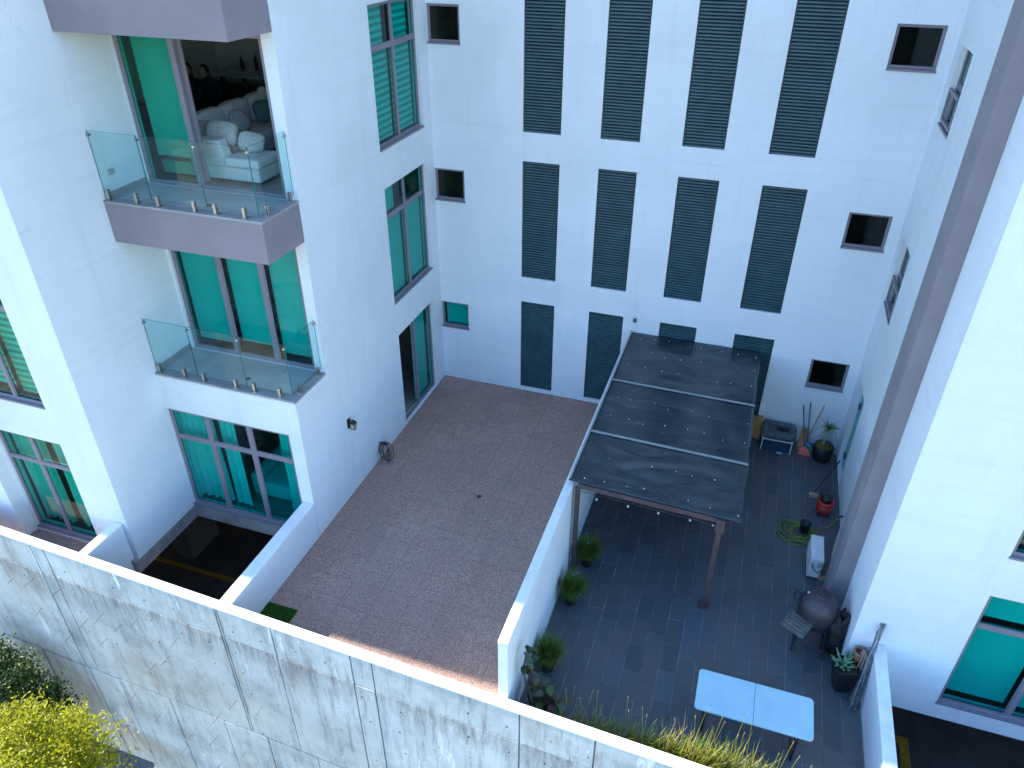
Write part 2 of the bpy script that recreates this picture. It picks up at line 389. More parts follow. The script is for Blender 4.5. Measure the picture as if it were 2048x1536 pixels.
# facade planes: (axis, coordinate, inward sign).  u runs along the wall, d goes into the building
def pbox(mb, pl, u0, u1, d0, d1, z0, z1, mi=0):
    ax, c, sg = pl
    if ax == 'Y': return mb.box(u0, u1, c + sg * d0, c + sg * d1, z0, z1, mi)
    return mb.box(c + sg * d0, c + sg * d1, u0, u1, z0, z1, mi)
def ppt(pl, u, d, z):
    ax, c, sg = pl
    return (u, c + sg * d, z) if ax == 'Y' else (c + sg * d, u, z)
def facade(name, pl, u0, u1, z0, z1, holes, parent, mat='white_stucco', th=.2):
    us = sorted({u0, u1, *[h[0] for h in holes], *[h[1] for h in holes]}); zs = sorted({z0, z1, *[h[2] for h in holes], *[h[3] for h in holes]})
    us = [u for u in us if u0 <= u <= u1]; zs = [z for z in zs if z0 <= z <= z1]
    mb = MB(); inside = lambda u, z: any(h[0] < u < h[1] and h[2] < z < h[3] for h in holes)
    for i in range(len(us) - 1):
        for j in range(len(zs) - 1):
            a, b, c, d = us[i], us[i + 1], zs[j], zs[j + 1]
            if inside((a + b) / 2, (c + d) / 2): continue
            for dd in (0, th): mb.add([ppt(pl, a, dd, c), ppt(pl, b, dd, c), ppt(pl, b, dd, d), ppt(pl, a, dd, d)], [(0, 1, 2, 3)])
    for a, b, c, d in list(holes) + [(u0, u1, z0, z1)]:
        for (p, q) in (((a, c), (b, c)), ((b, c), (b, d)), ((b, d), (a, d)), ((a, d), (a, c))):
            mb.add([ppt(pl, p[0], 0, p[1]), ppt(pl, q[0], 0, q[1]), ppt(pl, q[0], th, q[1]), ppt(pl, p[0], th, p[1])], [(0, 1, 2, 3)])
    return mb.build(name, mat, parent)
def window(pl, u0, u1, z0, z1, parent, us=(), zs=(), rec=.07, fw=.055, sill=True, glass='teal_glass', skip=(), name='window', per_col_z=None):
    f = MB(); e = .003; dp = .06
    u0e, u1e, z0e, z1e = u0 + e, u1 - e, z0 + e, z1 - e
    pbox(f, pl, u0e, u1e, rec, rec + dp, z0e, z0e + fw); pbox(f, pl, u0e, u1e, rec, rec + dp, z1e - fw, z1e)
    cols = [u0e] + list(us) + [u1e]; rows = [z0e] + list(zs) + [z1e]
    for k, u in enumerate(cols):
        a, b = (u, u + fw) if k == 0 else ((u - fw, u) if k == len(cols) - 1 else (u - fw * .62, u + fw * .62))
        pbox(f, pl, a, b, rec + .002, rec + dp - .002, z0e + fw, z1e - fw)
    for z in zs:
        for k in range(len(cols) - 1):
            a = cols[k] + (fw if k == 0 else fw * .62); b = cols[k + 1] - (fw if k == len(cols) - 2 else fw * .62)
            pbox(f, pl, a, b, rec + .001, rec + dp - .001, z - fw * .6, z + fw * .6)
    w = f.build(name, 'window_frame', parent, bevel=.006)
    for i in range(len(cols) - 1):
        for j in range(len(rows) - 1):
            if (i, j) in skip: continue
            p = MB(); ins = fw * .5
            pbox(p, pl, cols[i] + ins, cols[i + 1] - ins, rec + .028, rec + .034, rows[j] + ins, rows[j + 1] - ins)
            p.build('pane', glass, w)
            s = MB(); a, b, c, d = cols[i] + fw * .62, cols[i + 1] - fw * .62, rows[j] + fw * .6, rows[j + 1] - fw * .6   # glazing gasket
            for q in ((a, b, c, c + .022), (a, b, d - .022, d)): pbox(s, pl, q[0], q[1], rec + .014, rec + .027, q[2], q[3])
            for q in ((a, a + .022), (b - .022, b)): pbox(s, pl, q[0], q[1], rec + .014, rec + .027, c + .022, d - .022)
            s.build('glazing_bead', 'window_frame', w)
    if sill:
        s = MB(); pbox(s, pl, u0 - .012, u1 + .012, -.02, rec + .0, z0 - .035, z0 + .002); s.build('sill', 'window_frame', w, bevel=.004)
    return w
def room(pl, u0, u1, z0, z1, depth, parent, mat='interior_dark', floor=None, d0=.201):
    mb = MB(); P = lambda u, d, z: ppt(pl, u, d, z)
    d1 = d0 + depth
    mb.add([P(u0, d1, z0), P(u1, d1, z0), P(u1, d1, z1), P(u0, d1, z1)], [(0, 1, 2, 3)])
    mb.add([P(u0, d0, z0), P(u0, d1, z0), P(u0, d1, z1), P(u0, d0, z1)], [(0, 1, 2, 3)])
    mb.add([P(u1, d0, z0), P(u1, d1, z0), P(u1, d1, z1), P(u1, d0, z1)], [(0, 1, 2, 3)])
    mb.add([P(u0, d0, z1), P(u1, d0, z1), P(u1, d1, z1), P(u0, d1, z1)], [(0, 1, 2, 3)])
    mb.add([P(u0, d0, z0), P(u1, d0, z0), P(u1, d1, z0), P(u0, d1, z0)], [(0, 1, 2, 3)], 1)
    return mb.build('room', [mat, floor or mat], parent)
def curtain(pl, u0, u1, z0, z1, label, d=.27, amp=.05, pitch=.15, mat='curtain', group=None, flare=0.0):
    mb = MB(); n = max(8, int((u1 - u0) / pitch * 8)); rows = 6; ph = random.random() * 6
    for j in range(rows + 1):
        t = j / rows; z = z1 + (z0 - z1) * t
        for i in range(n + 1):
            u = u0 + (u1 - u0) * i / n
            a = amp * (.75 + .5 * noise.noise(Vector((u * 2.3, t * 1.5, ph)))) * math.sin(2 * math.pi * u / pitch + ph + 1.2 * noise.noise(Vector((u * 1.4, t * 2, ph + 4))))
            mb.v.append(ppt(pl, u + flare * t * (i / n - .5), d + a, z))
    mb.f = [(j * (n + 1) + i, j * (n + 1) + i + 1, (j + 1) * (n + 1) + i + 1, (j + 1) * (n + 1) + i) for j in range(rows) for i in range(n)]; mb.m = [0] * len(mb.f)
    return tag(mb.build('curtain', mat, loc=ppt(pl, (u0 + u1) / 2, d, z1), smooth=True), label, 'curtain', group)
def blind(pl, u0, u1, z0, z1, label, d=.2, mat='roller', name='roller_blind', tilt=0):
    mb = MB(); pbox(mb, pl, u0, u1, d, d + .004, z0, z1); pbox(mb, pl, u0, u1, d - .006, d + .01, z0 - .02, z0)
    mb.tube([ppt(pl, u0, d + .02, z1), ppt(pl, u1, d + .02, z1)], .022, 8)
    return tag(mb.build(name, mat, loc=ppt(pl, (u0 + u1) / 2, d, z1)), label, 'blind')

# ------------------------------------------------------------------ ground and terraces
g = MB(); g.add([(-900, -900, -6.4), (900, -900, -6.4), (900, 900, -6.4), (-900, 900, -6.4)], [(0, 1, 2, 3)])
struct(g.build('ground', 'ground_earth'))
YIN = lambda x: -8.97 - .037 * x
def sheet(name, x0, x1, mat, ztop, zbot, y1=0.2, over=.06):
    mb = MB(); a, b = YIN(x0) - over, YIN(x1) - over
    mb.add([(x0, a, zbot), (x1, b, zbot), (x1, y1, zbot), (x0, y1, zbot), (x0, a, ztop), (x1, b, ztop), (x1, y1, ztop), (x0, y1, ztop)],
           [(0, 3, 2, 1), (4, 5, 6, 7), (0, 1, 5, 4), (1, 2, 6, 5), (2, 3, 7, 6), (3, 0, 4, 7)])
    return struct(mb.build(name, mat))
sheet('terrace_floor', -.1, 4.82, 'pebble_wash', 0.0, -.3)
tf = sheet('tiled_terrace_floor', 4.83, 10.1, 'grout', -.004, -.3)
# slate tiles, one object each, third-bond columns
TW, TL = .2832, .557
tm = []
for k in range(3):
    b = MB(); w, h = TW / 2 - .0055, TL / 2 - .0055
    b.box(-w, w, -h, h, -.006, .0); tm.append(mesh_only(b, 'tile', 'slate_tile'))
ncol = 19
for i in range(-1, ncol):
    xr = 9.44 + TW * 2 - TW * i; xc = xr - TW / 2
    if xc > 9.98 or xc < 4.95: continue
    offs = -6.74 - .187 * (round((xc - 7.885) / TW))
    base = offs - round((offs + 4.5) / TL) * TL
    for j in range(-9, 9):
        yc = base + j * TL + TL / 2
        if yc > -.02 or yc < YIN(xc) + .12: continue
        rx = random.gauss(0, .0012); ry = random.gauss(0, .0015)
        share(tm[0], 'tile', tf, (xc, yc, random.uniform(0, .0015)), (rx, ry, 0))
# light wells and garage
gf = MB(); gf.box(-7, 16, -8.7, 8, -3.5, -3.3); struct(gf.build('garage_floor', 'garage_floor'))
mb = MB()
mb.box(11.6, 11.78, -6.3, -4.75, -3.3, -3.294); mb.box(11.3, 11.6, -4.92, -4.75, -3.3, -3.294)
struct(mb.build('parking_line', 'yellow_paint'))
mb = MB(); mb.box(-6.0, -3.4, -5.62, -5.5, -3.3, -3.294); struct(mb.build('parking_line', 'yellow_paint'))
mb = MB(); yl, yr = YIN(-16) + .0, YIN(-3.2) + .0
mb.add([(-16, yl, -.3), (-3.2, yr, -.3), (-3.2, -7.75, -.3), (-16, -7.75, -.3), (-16, yl, -.02), (-3.2, yr, -.02), (-3.2, -7.75, -.02), (-16, -7.75, -.02)], [(0, 3, 2, 1), (4, 5, 6, 7), (0, 1, 5, 4), (1, 2, 6, 5), (2, 3, 7, 6), (3, 0, 4, 7)])
struct(mb.build('ledge_floor', 'pebble_wash'))

# ------------------------------------------------------------------ retaining wall
rw = thing('retaining_wall', 'tall stained concrete retaining wall with white coping below the terraces', 'wall', (0, -9.2, -6.4))
TOPZ = .85; TH = .145
def wallquad(mb, x0, x1, z0, z1, o0, o1, mi=0):   # o = distance outwards (-Y) from inner face
    P = lambda x, o, z: (x, YIN(x) - o, z)
    mb.add([P(x0, o0, z0), P(x1, o0, z0), P(x1, o1, z0), P(x0, o1, z0), P(x0, o0, z1), P(x1, o0, z1), P(x1, o1, z1), P(x0, o1, z1)],
           [(0, 1, 2, 3), (4, 7, 6, 5), (0, 4, 5, 1), (1, 5, 6, 2), (2, 6, 7, 3), (3, 7, 4, 0)], mi)
mb = MB(); wallquad(mb, -16, 20, -6.6, TOPZ - .05, .0, TH - .035); mb.build('wall_core', 'slab_concrete', rw)
mb = MB(); wallquad(mb, -16, 20, TOPZ - .05, TOPZ, -.004, TH + .004); mb.build('coping', 'coping_paint', rw, bevel=.006)
XJ = [-16, -12.6, -9.2, -7.1, -4.35, -4.02, -.26, -.2, .85, 2.32, 2.7, 5.13, 6.26, 7.9, 9.6, 12, 16, 20]
XJ2 = [-16, -12.6, -9.2, -7.1, -5.6, -4.3, -3.5, -2.2, -.9, .1, 1.2, 2.3, 3.7, 5.13, 7, 9.6, 12, 16, 20]
def panels(xs, z0, z1, out):
    for a, b in zip(xs[:-1], xs[1:]):
        mb = MB(); wallquad(mb, a + .013, b - .013, z0, z1, TH - .034, TH + out + random.uniform(-.004, .004)); mb.build('concrete_panel', 'board_concrete', rw)
panels(XJ, .1, TOPZ - .052, 0); panels(XJ, -2.62, .085, .004); panels(XJ2, -6.6, -2.655, .006)
mb = MB(); wallquad(mb, -16, 20, -2.653, -2.622, TH - .034, TH - .012); mb.build('pour_ledge', 'board_concrete', rw)
random.seed(44); mb = MB()
for i in range(-14, 26):
    for j in range(-9, 2):
        x, z = i * .62 + random.uniform(-.05, .05), .38 + j * .58 + random.uniform(-.04, .04)
        if min(abs(z - .09), abs(z + 2.64)) < .06 or min(abs(x - q) for q in XJ + XJ2) < .05 or random.random() < .15: continue
        r = random.uniform(.011, .02); y = YIN(x) - TH - .0085
        mb.add([(x + r * math.cos(a * 1.0472), y, z + r * math.sin(a * 1.0472)) for a in range(6)], [(0, 1, 2, 3, 4, 5)])
mb.build('tie_holes', 'black_plastic', rw)['kind'] = 'stuff'
reb = [(-5.3, -.4), (-4.9, -1.1)]
for (px, pz) in [(-4.65, -.15), (-4.0, -.2), (-3.62, -.88), (-3.1, -.5), (-2.7, -.66), (-2.15, -.2), (-2.0, -.75), (-1.35, -.4), (-.55, -.3), (.15, -.25), (-1.75, -1.1),
                 (-.95, -1.2), (-.4, -1.75), (-1.2, -1.75), (-2.15, -1.5), (-3.3, -1.3), (.2, -1.6), (-4.3, -1.6), (-.95, -2.45), (-1.9, -2.3), (-3.2, -3.0), (-2.6, -3.3), (-1.9, -3.6),
                 (-1.2, -3.3), (-.6, -3.5), (.1, -3.4), (.7, -3.3), (1.3, -3.4), (-2.2, -4.2), (-1.4, -4.4)] + reb:
    mb = MB(); y = YIN(px) - TH - (.016 if pz < -2.66 else 0); a = random.uniform(-.12, .12)
    mb.tube([(px, y + .03, pz), (px + a * .3, y - random.uniform(.12, .24), pz + random.uniform(-.06, .04))], .007, 5); mb.build('rebar_stub', 'rebar', rw)

# ------------------------------------------------------------------ low walls
def lowwall(name, label, pts, z0, z1, mat='white_stucco', cop=.05):
    x0, x1, y0, y1 = pts
    t = thing(name, label, 'wall', ((x0 + x1) / 2, (y0 + y1) / 2, 0))
    mb = MB(); mb.box(x0, x1, y0, y1, z0, z1 - cop); mb.build('wall_body', mat, t)
    mb = MB(); mb.box(x0 - .004, x1 + .004, y0, y1, z1 - cop, z1); mb.build('coping', 'coping_paint', t, bevel=.008)
    return t
lowwall('divider_wall', 'tall white wall dividing the pebble terrace from the tiled terrace', (4.752, 4.895, YIN(4.8) + .006, -.002), -.28, 2.06)
lowwall('parapet_wall', 'low white parapet between the dark light well and the pebble terrace', (-.235, -.002, YIN(-.1) + .008, -6.39), -.32, .85)
lowwall('parapet_wall', 'low white parapet on the tiled terrace edge beside the poles and planter', (10.025, 10.2, YIN(10.1) + .008, -6.39), -.32, .87)
lowwall('parapet_wall', 'short white parapet below the front corner of the building, left of the light well', (-3.29, -3.11, YIN(-3.2) + .008, -8.012), -.32, .852)

# ------------------------------------------------------------------ the apartment building
B = thing('apartment_building', 'white apartment building wrapped around the courtyard with teal windows and dark louvers', 'building', (3.4, 0, 0))
TOP = 25.0
BK = ('Y', 0, 1); LS = ('X', 0, -1); RS = ('X', 9.83, 1); LF = ('Y', -5.35, 1); LG = ('Y', -6.38, 1); LT = ('Y', -8.0, 1); LX = ('X', -3.0, -1); RF = ('Y', -6.38, 1); RC = ('X', 9.7, 1)
LU = [(2.11, 2.945), (3.79, 4.61), (5.46, 6.29), (7.13, 7.985)]; LZ = [(.1, 2.535), (3.167, 5.905), (6.52, 9.27)]
SWZ = [(1.52, 2.21), (4.84, 5.555), (8.18, 8.9)]
holes = [(a, b, c, d) for a, b in LU for c, d in LZ] + [(.012, .735, c, d) for c, d in SWZ] + [(8.83, 9.62, c, d) for c, d in SWZ]
facade('courtyard_wall', BK, 0, 9.83, -.3, TOP, holes, B)
# louvers
SLW = .8; sb = MB(); ang = R(38); c, s_ = math.cos(ang), math.sin(ang)
pr = [(-.036, -.024), (-.030, -.024), (-.030, -.004), (.034, .034), (.034, .04), (-.036, .004)]
vs = [(x, y, z) for x in (-.5, .5) for y, z in pr]; npf = len(pr)
sb.add(vs, [tuple(range(npf)), tuple(range(2 * npf - 1, npf - 1, -1))] + [(k, npf + k, npf + (k + 1) % npf, (k + 1) % npf) for k in range(npf)])
slat = mesh_only(sb, 'slat', 'louver')
for a, b in LU:
    for c0, d0 in LZ:
        mb = MB(); pbox(mb, BK, a + .002, b - .002, .13, .16, c0 + .002, d0 - .002)
        for q in ((a + .002, a + .03), (b - .03, b - .002)): pbox(mb, BK, q[0], q[1], .035, .129, c0 + .002, d0 - .002)
        lv = mb.build('louver', 'louver_back', B)
        n = int(round((d0 - c0) / .061))
        for k in range(n):
            z = c0 + (d0 - c0) * (k + .5) / n
            share(slat, 'slat', lv, ((a + b) / 2, .07, z + random.gauss(0, .0015)), (0, random.gauss(0, .003), 0), (b - a - .065, 1, 1))
for (c0, d0) in SWZ:
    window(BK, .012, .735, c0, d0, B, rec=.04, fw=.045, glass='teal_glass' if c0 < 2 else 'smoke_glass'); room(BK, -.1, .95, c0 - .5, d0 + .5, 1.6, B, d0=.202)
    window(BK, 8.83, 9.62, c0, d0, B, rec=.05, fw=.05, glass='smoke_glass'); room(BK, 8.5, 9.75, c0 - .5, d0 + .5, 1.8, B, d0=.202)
# left side wall of the courtyard
facade('side_wall', LS, -5.15, -.002, -.3, TOP, [(-2.45, -.42, 6.58, 9.1), (-2.42, -.42, 3.28, 5.8), (-2.38, -.5, .005, 2.45)], B)
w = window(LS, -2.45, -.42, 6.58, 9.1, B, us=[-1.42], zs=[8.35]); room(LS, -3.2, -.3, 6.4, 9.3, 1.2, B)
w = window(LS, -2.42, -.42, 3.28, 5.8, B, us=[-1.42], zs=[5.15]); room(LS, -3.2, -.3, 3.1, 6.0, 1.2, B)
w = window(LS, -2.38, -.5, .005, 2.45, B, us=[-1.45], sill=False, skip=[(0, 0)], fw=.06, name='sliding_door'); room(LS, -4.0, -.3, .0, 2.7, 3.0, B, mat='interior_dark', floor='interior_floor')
# right side wall, column and right wing
facade('side_wall', RS, -5.0, -.002, -.3, TOP, [(-1.45, -.45, 7.44, 8.68), (-1.45, -.45, 4.0, 5.35), (-1.42, -.5, .005, 2.17)], B)
for z0, z1 in ((7.44, 8.68), (4.0, 5.35)):
    window(RS, -1.45, -.45, z0, z1, B, zs=[z0 + .62], rec=.09); room(RS, -2.2, -.2, z0 - .4, z1 + .4, 1.2, B)
    mb = MB(); y0, y1 = -1.4, -.5; zz = z0 + .58
    for (a, b2, c0, d0) in ((y0, y1, z0 + .05, z0 + .1), (y0, y1, zz - .05, zz)): mb.box(9.83 - .06 + .05, 9.83 - .02 + .05, a, b2, c0, d0)
    for (a, b2) in ((y0, y0 + .05), (y1 - .05, y1)): mb.box(9.82, 9.86, a, b2, z0 + .1, zz - .05)
    mb.build('awning_sash', 'window_frame', B)
dr = MB(); pbox(dr, RS, -1.415, -.505, .1, .108, .012, 2.16); drr = dr.build('glass_door', 'teal_glass', B); room(RS, -2.2, -.2, 0, 2.6, 1.6, B, floor='interior_floor')
for z in (.22, 1.55, 2.05):
    mb = MB(); pbox(mb, RS, -.62, -.507, .088, .12, z - .06, z + .06); mb.build('hinge', 'black_metal', drr)
mb = MB(); mb.tube([(9.9, -1.33, .95), (9.87, -1.33, .97), (9.87, -1.33, 1.2), (9.9, -1.33, 1.22)], .012, 6); mb.build('door_pull', 'steel_clamp', drr)
mb = MB(); mb.box(9.45, 9.705, -5.3, -4.62, -.25, TOP); mb.box(9.705, 9.9, -5.3, -4.62, -.25, TOP); mb.build('grey_column', 'grey_paint', B, bevel=.01)
mb = MB(); mb.box(9.447, 9.46, -5.22, -4.95, .0, 3.55); mb.build('repainted_patch', 'grey_paint_patch', B)
facade('wing_side_wall', RC, -6.18, -5.3, -.3, TOP, [], B)
facade('wing_front_wall', RF, 9.701, 24, -.48, TOP, [(11.2, 13.3, -.1, 2.36), (11.2, 13.3, 3.14, 5.75), (11.2, 13.3, 6.5, 9.1)], B)
for z0, z1 in ((-.1, 2.36), (3.14, 5.75), (6.5, 9.1)):
    window(RF, 11.2, 13.3, z0, z1, B, us=[12.2], zs=[z1 - .68], rec=.05); room(RF, 10.9, 13.6, z0 - .3, z1 + .3, 1.4, B)
# left wing: loggia walls, balconies
facade('loggia_wall', LF, -3.0, 0, 3.0, TOP, [(-2.985, -.22, 6.512, 9.0), (-2.955, -.21, 3.212, 5.79), (-2.985, -.22, 9.8, 12.2)], B)
w = window(LF, -2.955, -.21, 3.212, 5.79, B, us=[-1.95, -1.05], rec=.05, fw=.075, sill=False, name='sliding_door')
room(LF, -3.6, -.1, 3.2, 6.0, 1.5, B)
# open sliding door of the upper loggia
w = window(LF, -2.985, -.22, 6.512, 9.0, B, us=[-1.9], rec=.03, fw=.07, sill=False, skip=[(1, 0)], name='sliding_door', glass='green_glass')
mb = MB()
for k, dd in enumerate((.1, .14)):
    pbox(mb, LF, -1.98 + .05 * k, -1.86 + .05 * k, dd, dd + .035, 6.63, 8.93)
for k in range(3): pbox(mb, LF, -1.78, -.3, .04 + .045 * k, .06 + .045 * k, 6.515, 6.53)
mb.build('door_leaf_stack', 'window_frame', B)
mb = MB(); loop = [(-6.75, -5.149), (-6.75, 1.75), (-1.45, 1.75), (-1.45, -3.25), (-.205, -3.25), (-.205, -5.149)]
for (x0, y0), (x1, y1) in zip(loop[:-1], loop[1:]): mb.add([(x0, y0, 6.48), (x1, y1, 6.48), (x1, y1, 9.3), (x0, y0, 9.3)], [(0, 1, 2, 3)])
for z, mi in ((6.48, 1), (9.3, 0)): mb.add([(x, y, z) for x, y in loop], [(0, 1, 2, 3, 4, 5)], mi)
mb.build('room', ['interior_wall', 'interior_floor'], B)
facade('tower_side_wall', LX, -7.8, -5.352, -.05, TOP, [], B)
facade('ground_floor_wall', LG, -2.999, 0, -.02, 3.16, [(-2.99, -.27, .02, 2.44)], B)
mb = MB(); mb.box(-.2, -.0005, -6.18, -5.149, -.3, 3.16); mb.build('ground_floor_side_wall', 'white_stucco', B)
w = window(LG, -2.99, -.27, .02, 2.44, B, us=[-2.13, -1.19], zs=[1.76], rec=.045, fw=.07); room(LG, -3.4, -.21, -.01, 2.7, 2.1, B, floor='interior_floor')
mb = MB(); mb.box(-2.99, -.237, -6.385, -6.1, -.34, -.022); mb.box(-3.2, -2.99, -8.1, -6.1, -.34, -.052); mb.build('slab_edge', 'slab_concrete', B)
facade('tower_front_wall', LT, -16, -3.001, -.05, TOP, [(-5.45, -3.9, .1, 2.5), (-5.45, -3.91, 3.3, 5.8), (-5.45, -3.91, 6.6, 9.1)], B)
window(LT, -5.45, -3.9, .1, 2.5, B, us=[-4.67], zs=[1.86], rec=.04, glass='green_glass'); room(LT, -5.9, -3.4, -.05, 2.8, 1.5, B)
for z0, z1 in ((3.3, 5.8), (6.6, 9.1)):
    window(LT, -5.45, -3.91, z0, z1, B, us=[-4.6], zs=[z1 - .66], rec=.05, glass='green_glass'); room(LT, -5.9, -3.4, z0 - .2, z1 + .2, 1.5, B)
mb = MB(); mb.box(-16, -5.5, -8.27, -8.001, -.02, TOP); mb.build('projecting_bay', 'white_stucco', B, bevel=.006)
mb = MB(); mb.box(-16, -5.5, -8.3, -8.272, -.02, .07); mb.build('skirting', 'curb_stone', B)
# unseen roofs and outer walls, added to close the volumes against the sun
mb = MB()
mb.box(-16, -.2, -7.8, 9, TOP - .3, TOP - .01); mb.box(-.2, 10.0, .2, 9, TOP - .3, TOP - .012); mb.box(10.05, 24, -6.18, 9, TOP - .3, TOP - .011)
mb.build('sun_block_roof', 'slab_concrete', B)
mb = MB(); mb.box(-16, 24, 9.0, 9.2, -3.3, TOP); mb.box(-16.2, -16, -7.9, 9.2, -3.3, TOP); mb.box(24, 24.2, -6.3, 9.2, -3.3, TOP); mb.build('sun_block_wall', 'white_stucco', B)
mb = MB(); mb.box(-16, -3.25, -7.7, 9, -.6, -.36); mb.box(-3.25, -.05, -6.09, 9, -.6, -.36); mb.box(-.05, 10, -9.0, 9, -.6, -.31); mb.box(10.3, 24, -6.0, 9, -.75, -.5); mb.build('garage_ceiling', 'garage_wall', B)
mb = MB(); mb.box(-5.3, -4.75, -5.3, -4.3, -3.3, -.6); mb.build('garage_column', 'garage_wall', B)
# balconies
def balcony(z, under, mat, tiles=True):
    mb = MB(); mb.box(-2.998, -.001 + .001, -6.38, -5.352, under, z - .04)
    if under < z - .3 and mat == 'grey_paint': pass
    bal = mb.build('balcony', mat, B, bevel=.008)
    cm = MB(); cm.box(-2.999, .006, -6.386, -6.2, z - .04, z); cm.box(-.2, .006, -6.2, -5.354, z - .04, z); cm.build('curb', 'curb_stone', bal)
    sk = MB(); sk.box(-2.999, -2.985, -6.2, -5.36, z - .01, z + .09); sk.build('skirting', 'curb_stone', bal)
    for i in range(5):
        for j in range(2):
            x0 = -2.98 + i * .556; y0 = -6.195 + j * .42
            t = MB(); t.box(x0 + .003, x0 + .553, y0 + .003, y0 + .417, z - .04, z - .012); t.build('floor_tile', 'balcony_tile', bal)
    d = MB(); d.lathe((-1.25, -5.98, z - .012), [(.05, 0), (.05, .004)], 14); d.build('drain', 'black_metal', bal)
    def panel(x0, x1, y0, y1):
        p = MB(); p.box(x0, x1, y0, y1, z + .09, z + 1.1); ax = 0 if (x1 - x0) > (y1 - y0) else 1
        for k in range(6):
            big = k in (2, 4) if ax == 0 else k in (3, 5)
            p.m[k] = 0 if big else 1
        p.build('glass_panel', ['rail_glass', 'rail_edge'], bal)
    for a, b in ((-2.99, -2.065), (-2.05, -1.01), (-.995, -.075)): panel(a, b, -6.32, -6.308)
    panel(-.072, -.06, -6.31, -5.37)
    for x, y, r in [(-2.92, -6.27, 0), (-2.36, -6.27, 0), (-1.94, -6.27, 0), (-1.25, -6.27, 0), (-.86, -6.27, 0), (-.33, -6.27, 0), (-.11, -6.1, 1), (-.11, -5.47, 1)]:
        p = MB(); yy = -6.314 if not r else y; xx = x if not r else -.066
        p.box(xx - .05, xx + .05, yy - .05, yy + .05, z, z + .012)
        a, b2 = (.025, .02) if not r else (.02, .025)
        if r: p.box(xx - .035, xx - .007, yy - .025, yy + .025, z + .012, z + .17); p.box(xx + .007, xx + .028, yy - .025, yy + .025, z + .012, z + .17)
        else: p.box(xx - .025, xx + .025, yy - .03, yy - .007, z + .012, z + .17); p.box(xx - .025, xx + .025, yy + .007, yy + .035, z + .012, z + .17)
        p.build('spigot', 'steel_clamp', bal, bevel=.004)
    for x, y in ((-2.975, -6.314), (-2.057, -6.314), (-1.002, -6.314), (-.07, -6.31), (-.066, -5.38)):
        p = MB(); p.tube([(x, y - .03, z + 1.03), (x, y + .03, z + 1.03)], .022, 10); p.build('glass_clamp', 'steel_clamp', bal)
    return bal
balcony(6.53, 5.82, 'grey_paint'); balcony(3.23, 3.162, 'white_stucco')
mb = MB(); mb.box(-2.998, 0, -6.38, -5.352, 9.04, 10.3); mb.build('balcony', 'grey_paint', B, bevel=.008)
mb = MB(); mb.box(4.83, 4.94, -.03, -.001, 2.43, 2.57); o = mb.build('junction_box', 'pipe_grey', B, bevel=.006)
mb = MB(); mb.box(4.86, 4.91, -.036, -.03, 2.46, 2.54); mb.build('socket_face', 'black_plastic', o)
mb = MB(); mb.box(4.87, 4.9, -.018, -.001, 2.1, 2.43); mb.build('cable_duct', 'white_stucco', B)
mb = MB(); mb.box(-2.998, -2.975, -6.13, -6.0, 6.87, 6.96); o = mb.build('socket', 'pipe_grey', B, bevel=.004)

# ------------------------------------------------------------------ blinds and curtains
blind(LS, -2.38, -1.47, 6.66, 8.31, 'zebra blind behind the lower left pane of the top courtyard side window', mat='zebra', name='zebra_blind')
blind(LS, -1.37, -.5, 6.66, 8.31, 'zebra blind behind the lower right pane of the top courtyard side window', mat='zebra', name='zebra_blind')
blind(LS, -2.38, -1.6, 8.4, 9.02, 'short zebra blind behind the upper left light of the top courtyard side window', mat='zebra', name='zebra_blind')
blind(LS, -1.3, -.55, 8.4, 9.02, 'short zebra blind behind the upper right light of the top courtyard side window', mat='zebra', name='zebra_blind')
blind(LS, -2.38, -1.47, 3.32, 5.1, 'plain roller blind behind the lower left pane of the middle courtyard side window')
blind(LS, -1.37, -.48, 3.32, 5.1, 'plain roller blind behind the lower right pane of the middle courtyard side window')
blind(LS, -2.38, -1.7, 5.2, 5.75, 'roller blind covering the upper left light of the middle courtyard side window')
blind(BK, .07, .68, 1.56, 2.17, 'roller blind filling the lowest small window on the left of the back wall')
blind(LF, -2.88, -2.02, 3.4, 5.7, 'roller blind behind the left glass leaf of the lower balcony door')
blind(LF, -1.88, -1.1, 3.5, 5.7, 'roller blind behind the middle glass leaf of the lower balcony door')
blind(LF, -.98, -.28, 3.4, 5.7, 'roller blind behind the right glass leaf of the lower balcony door')
blind(LF, -2.9, -1.98, 6.95, 8.92, 'green tinted roller blind behind the fixed leaf of the upper balcony door', d=.3)
blind(RF, 11.28, 12.14, .06, 1.6, 'roller blind in the lower left pane of the ground window on the right wing')
blind(RF, 12.26, 13.2, .06, 1.6, 'roller blind in the lower right pane of the ground window on the right wing')
blind(RF, 11.28, 12.14, 1.8, 2.3, 'roller blind in the upper left light of the ground window on the right wing')
blind(RF, 12.26, 13.2, 1.8, 2.3, 'roller blind in the upper right light of the ground window on the right wing')
blind(RF, 11.5, 12.1, 3.3, 5.0, 'roller blind in the window above on the right wing at the photo edge')
blind(LT, -5.4, -4.66, 3.5, 5.1, 'slatted blind in the left pane of the upper tower window at the photo edge', mat='zebra', name='zebra_blind')
blind(LT, -4.54, -3.96, 3.42, 5.1, 'slatted blind in the right pane of the upper tower window at the photo edge', mat='zebra', name='zebra_blind')
curtain(LT, -5.4, -4.72, .16, 2.42, 'pleated curtain in the left half of the lower tower window at the photo edge')
curtain(LT, -4.5, -3.95, .16, 2.42, 'pleated curtain in the right half of the lower tower window at the photo edge')
curtain(LG, -2.93, -2.2, .08, 2.38, 'gathered white curtain filling the left third of the ground floor window', flare=.12)
curtain(LG, -2.08, -1.72, .08, 2.38, 'narrow curtain on the left of the middle third of the ground floor window', amp=.02)
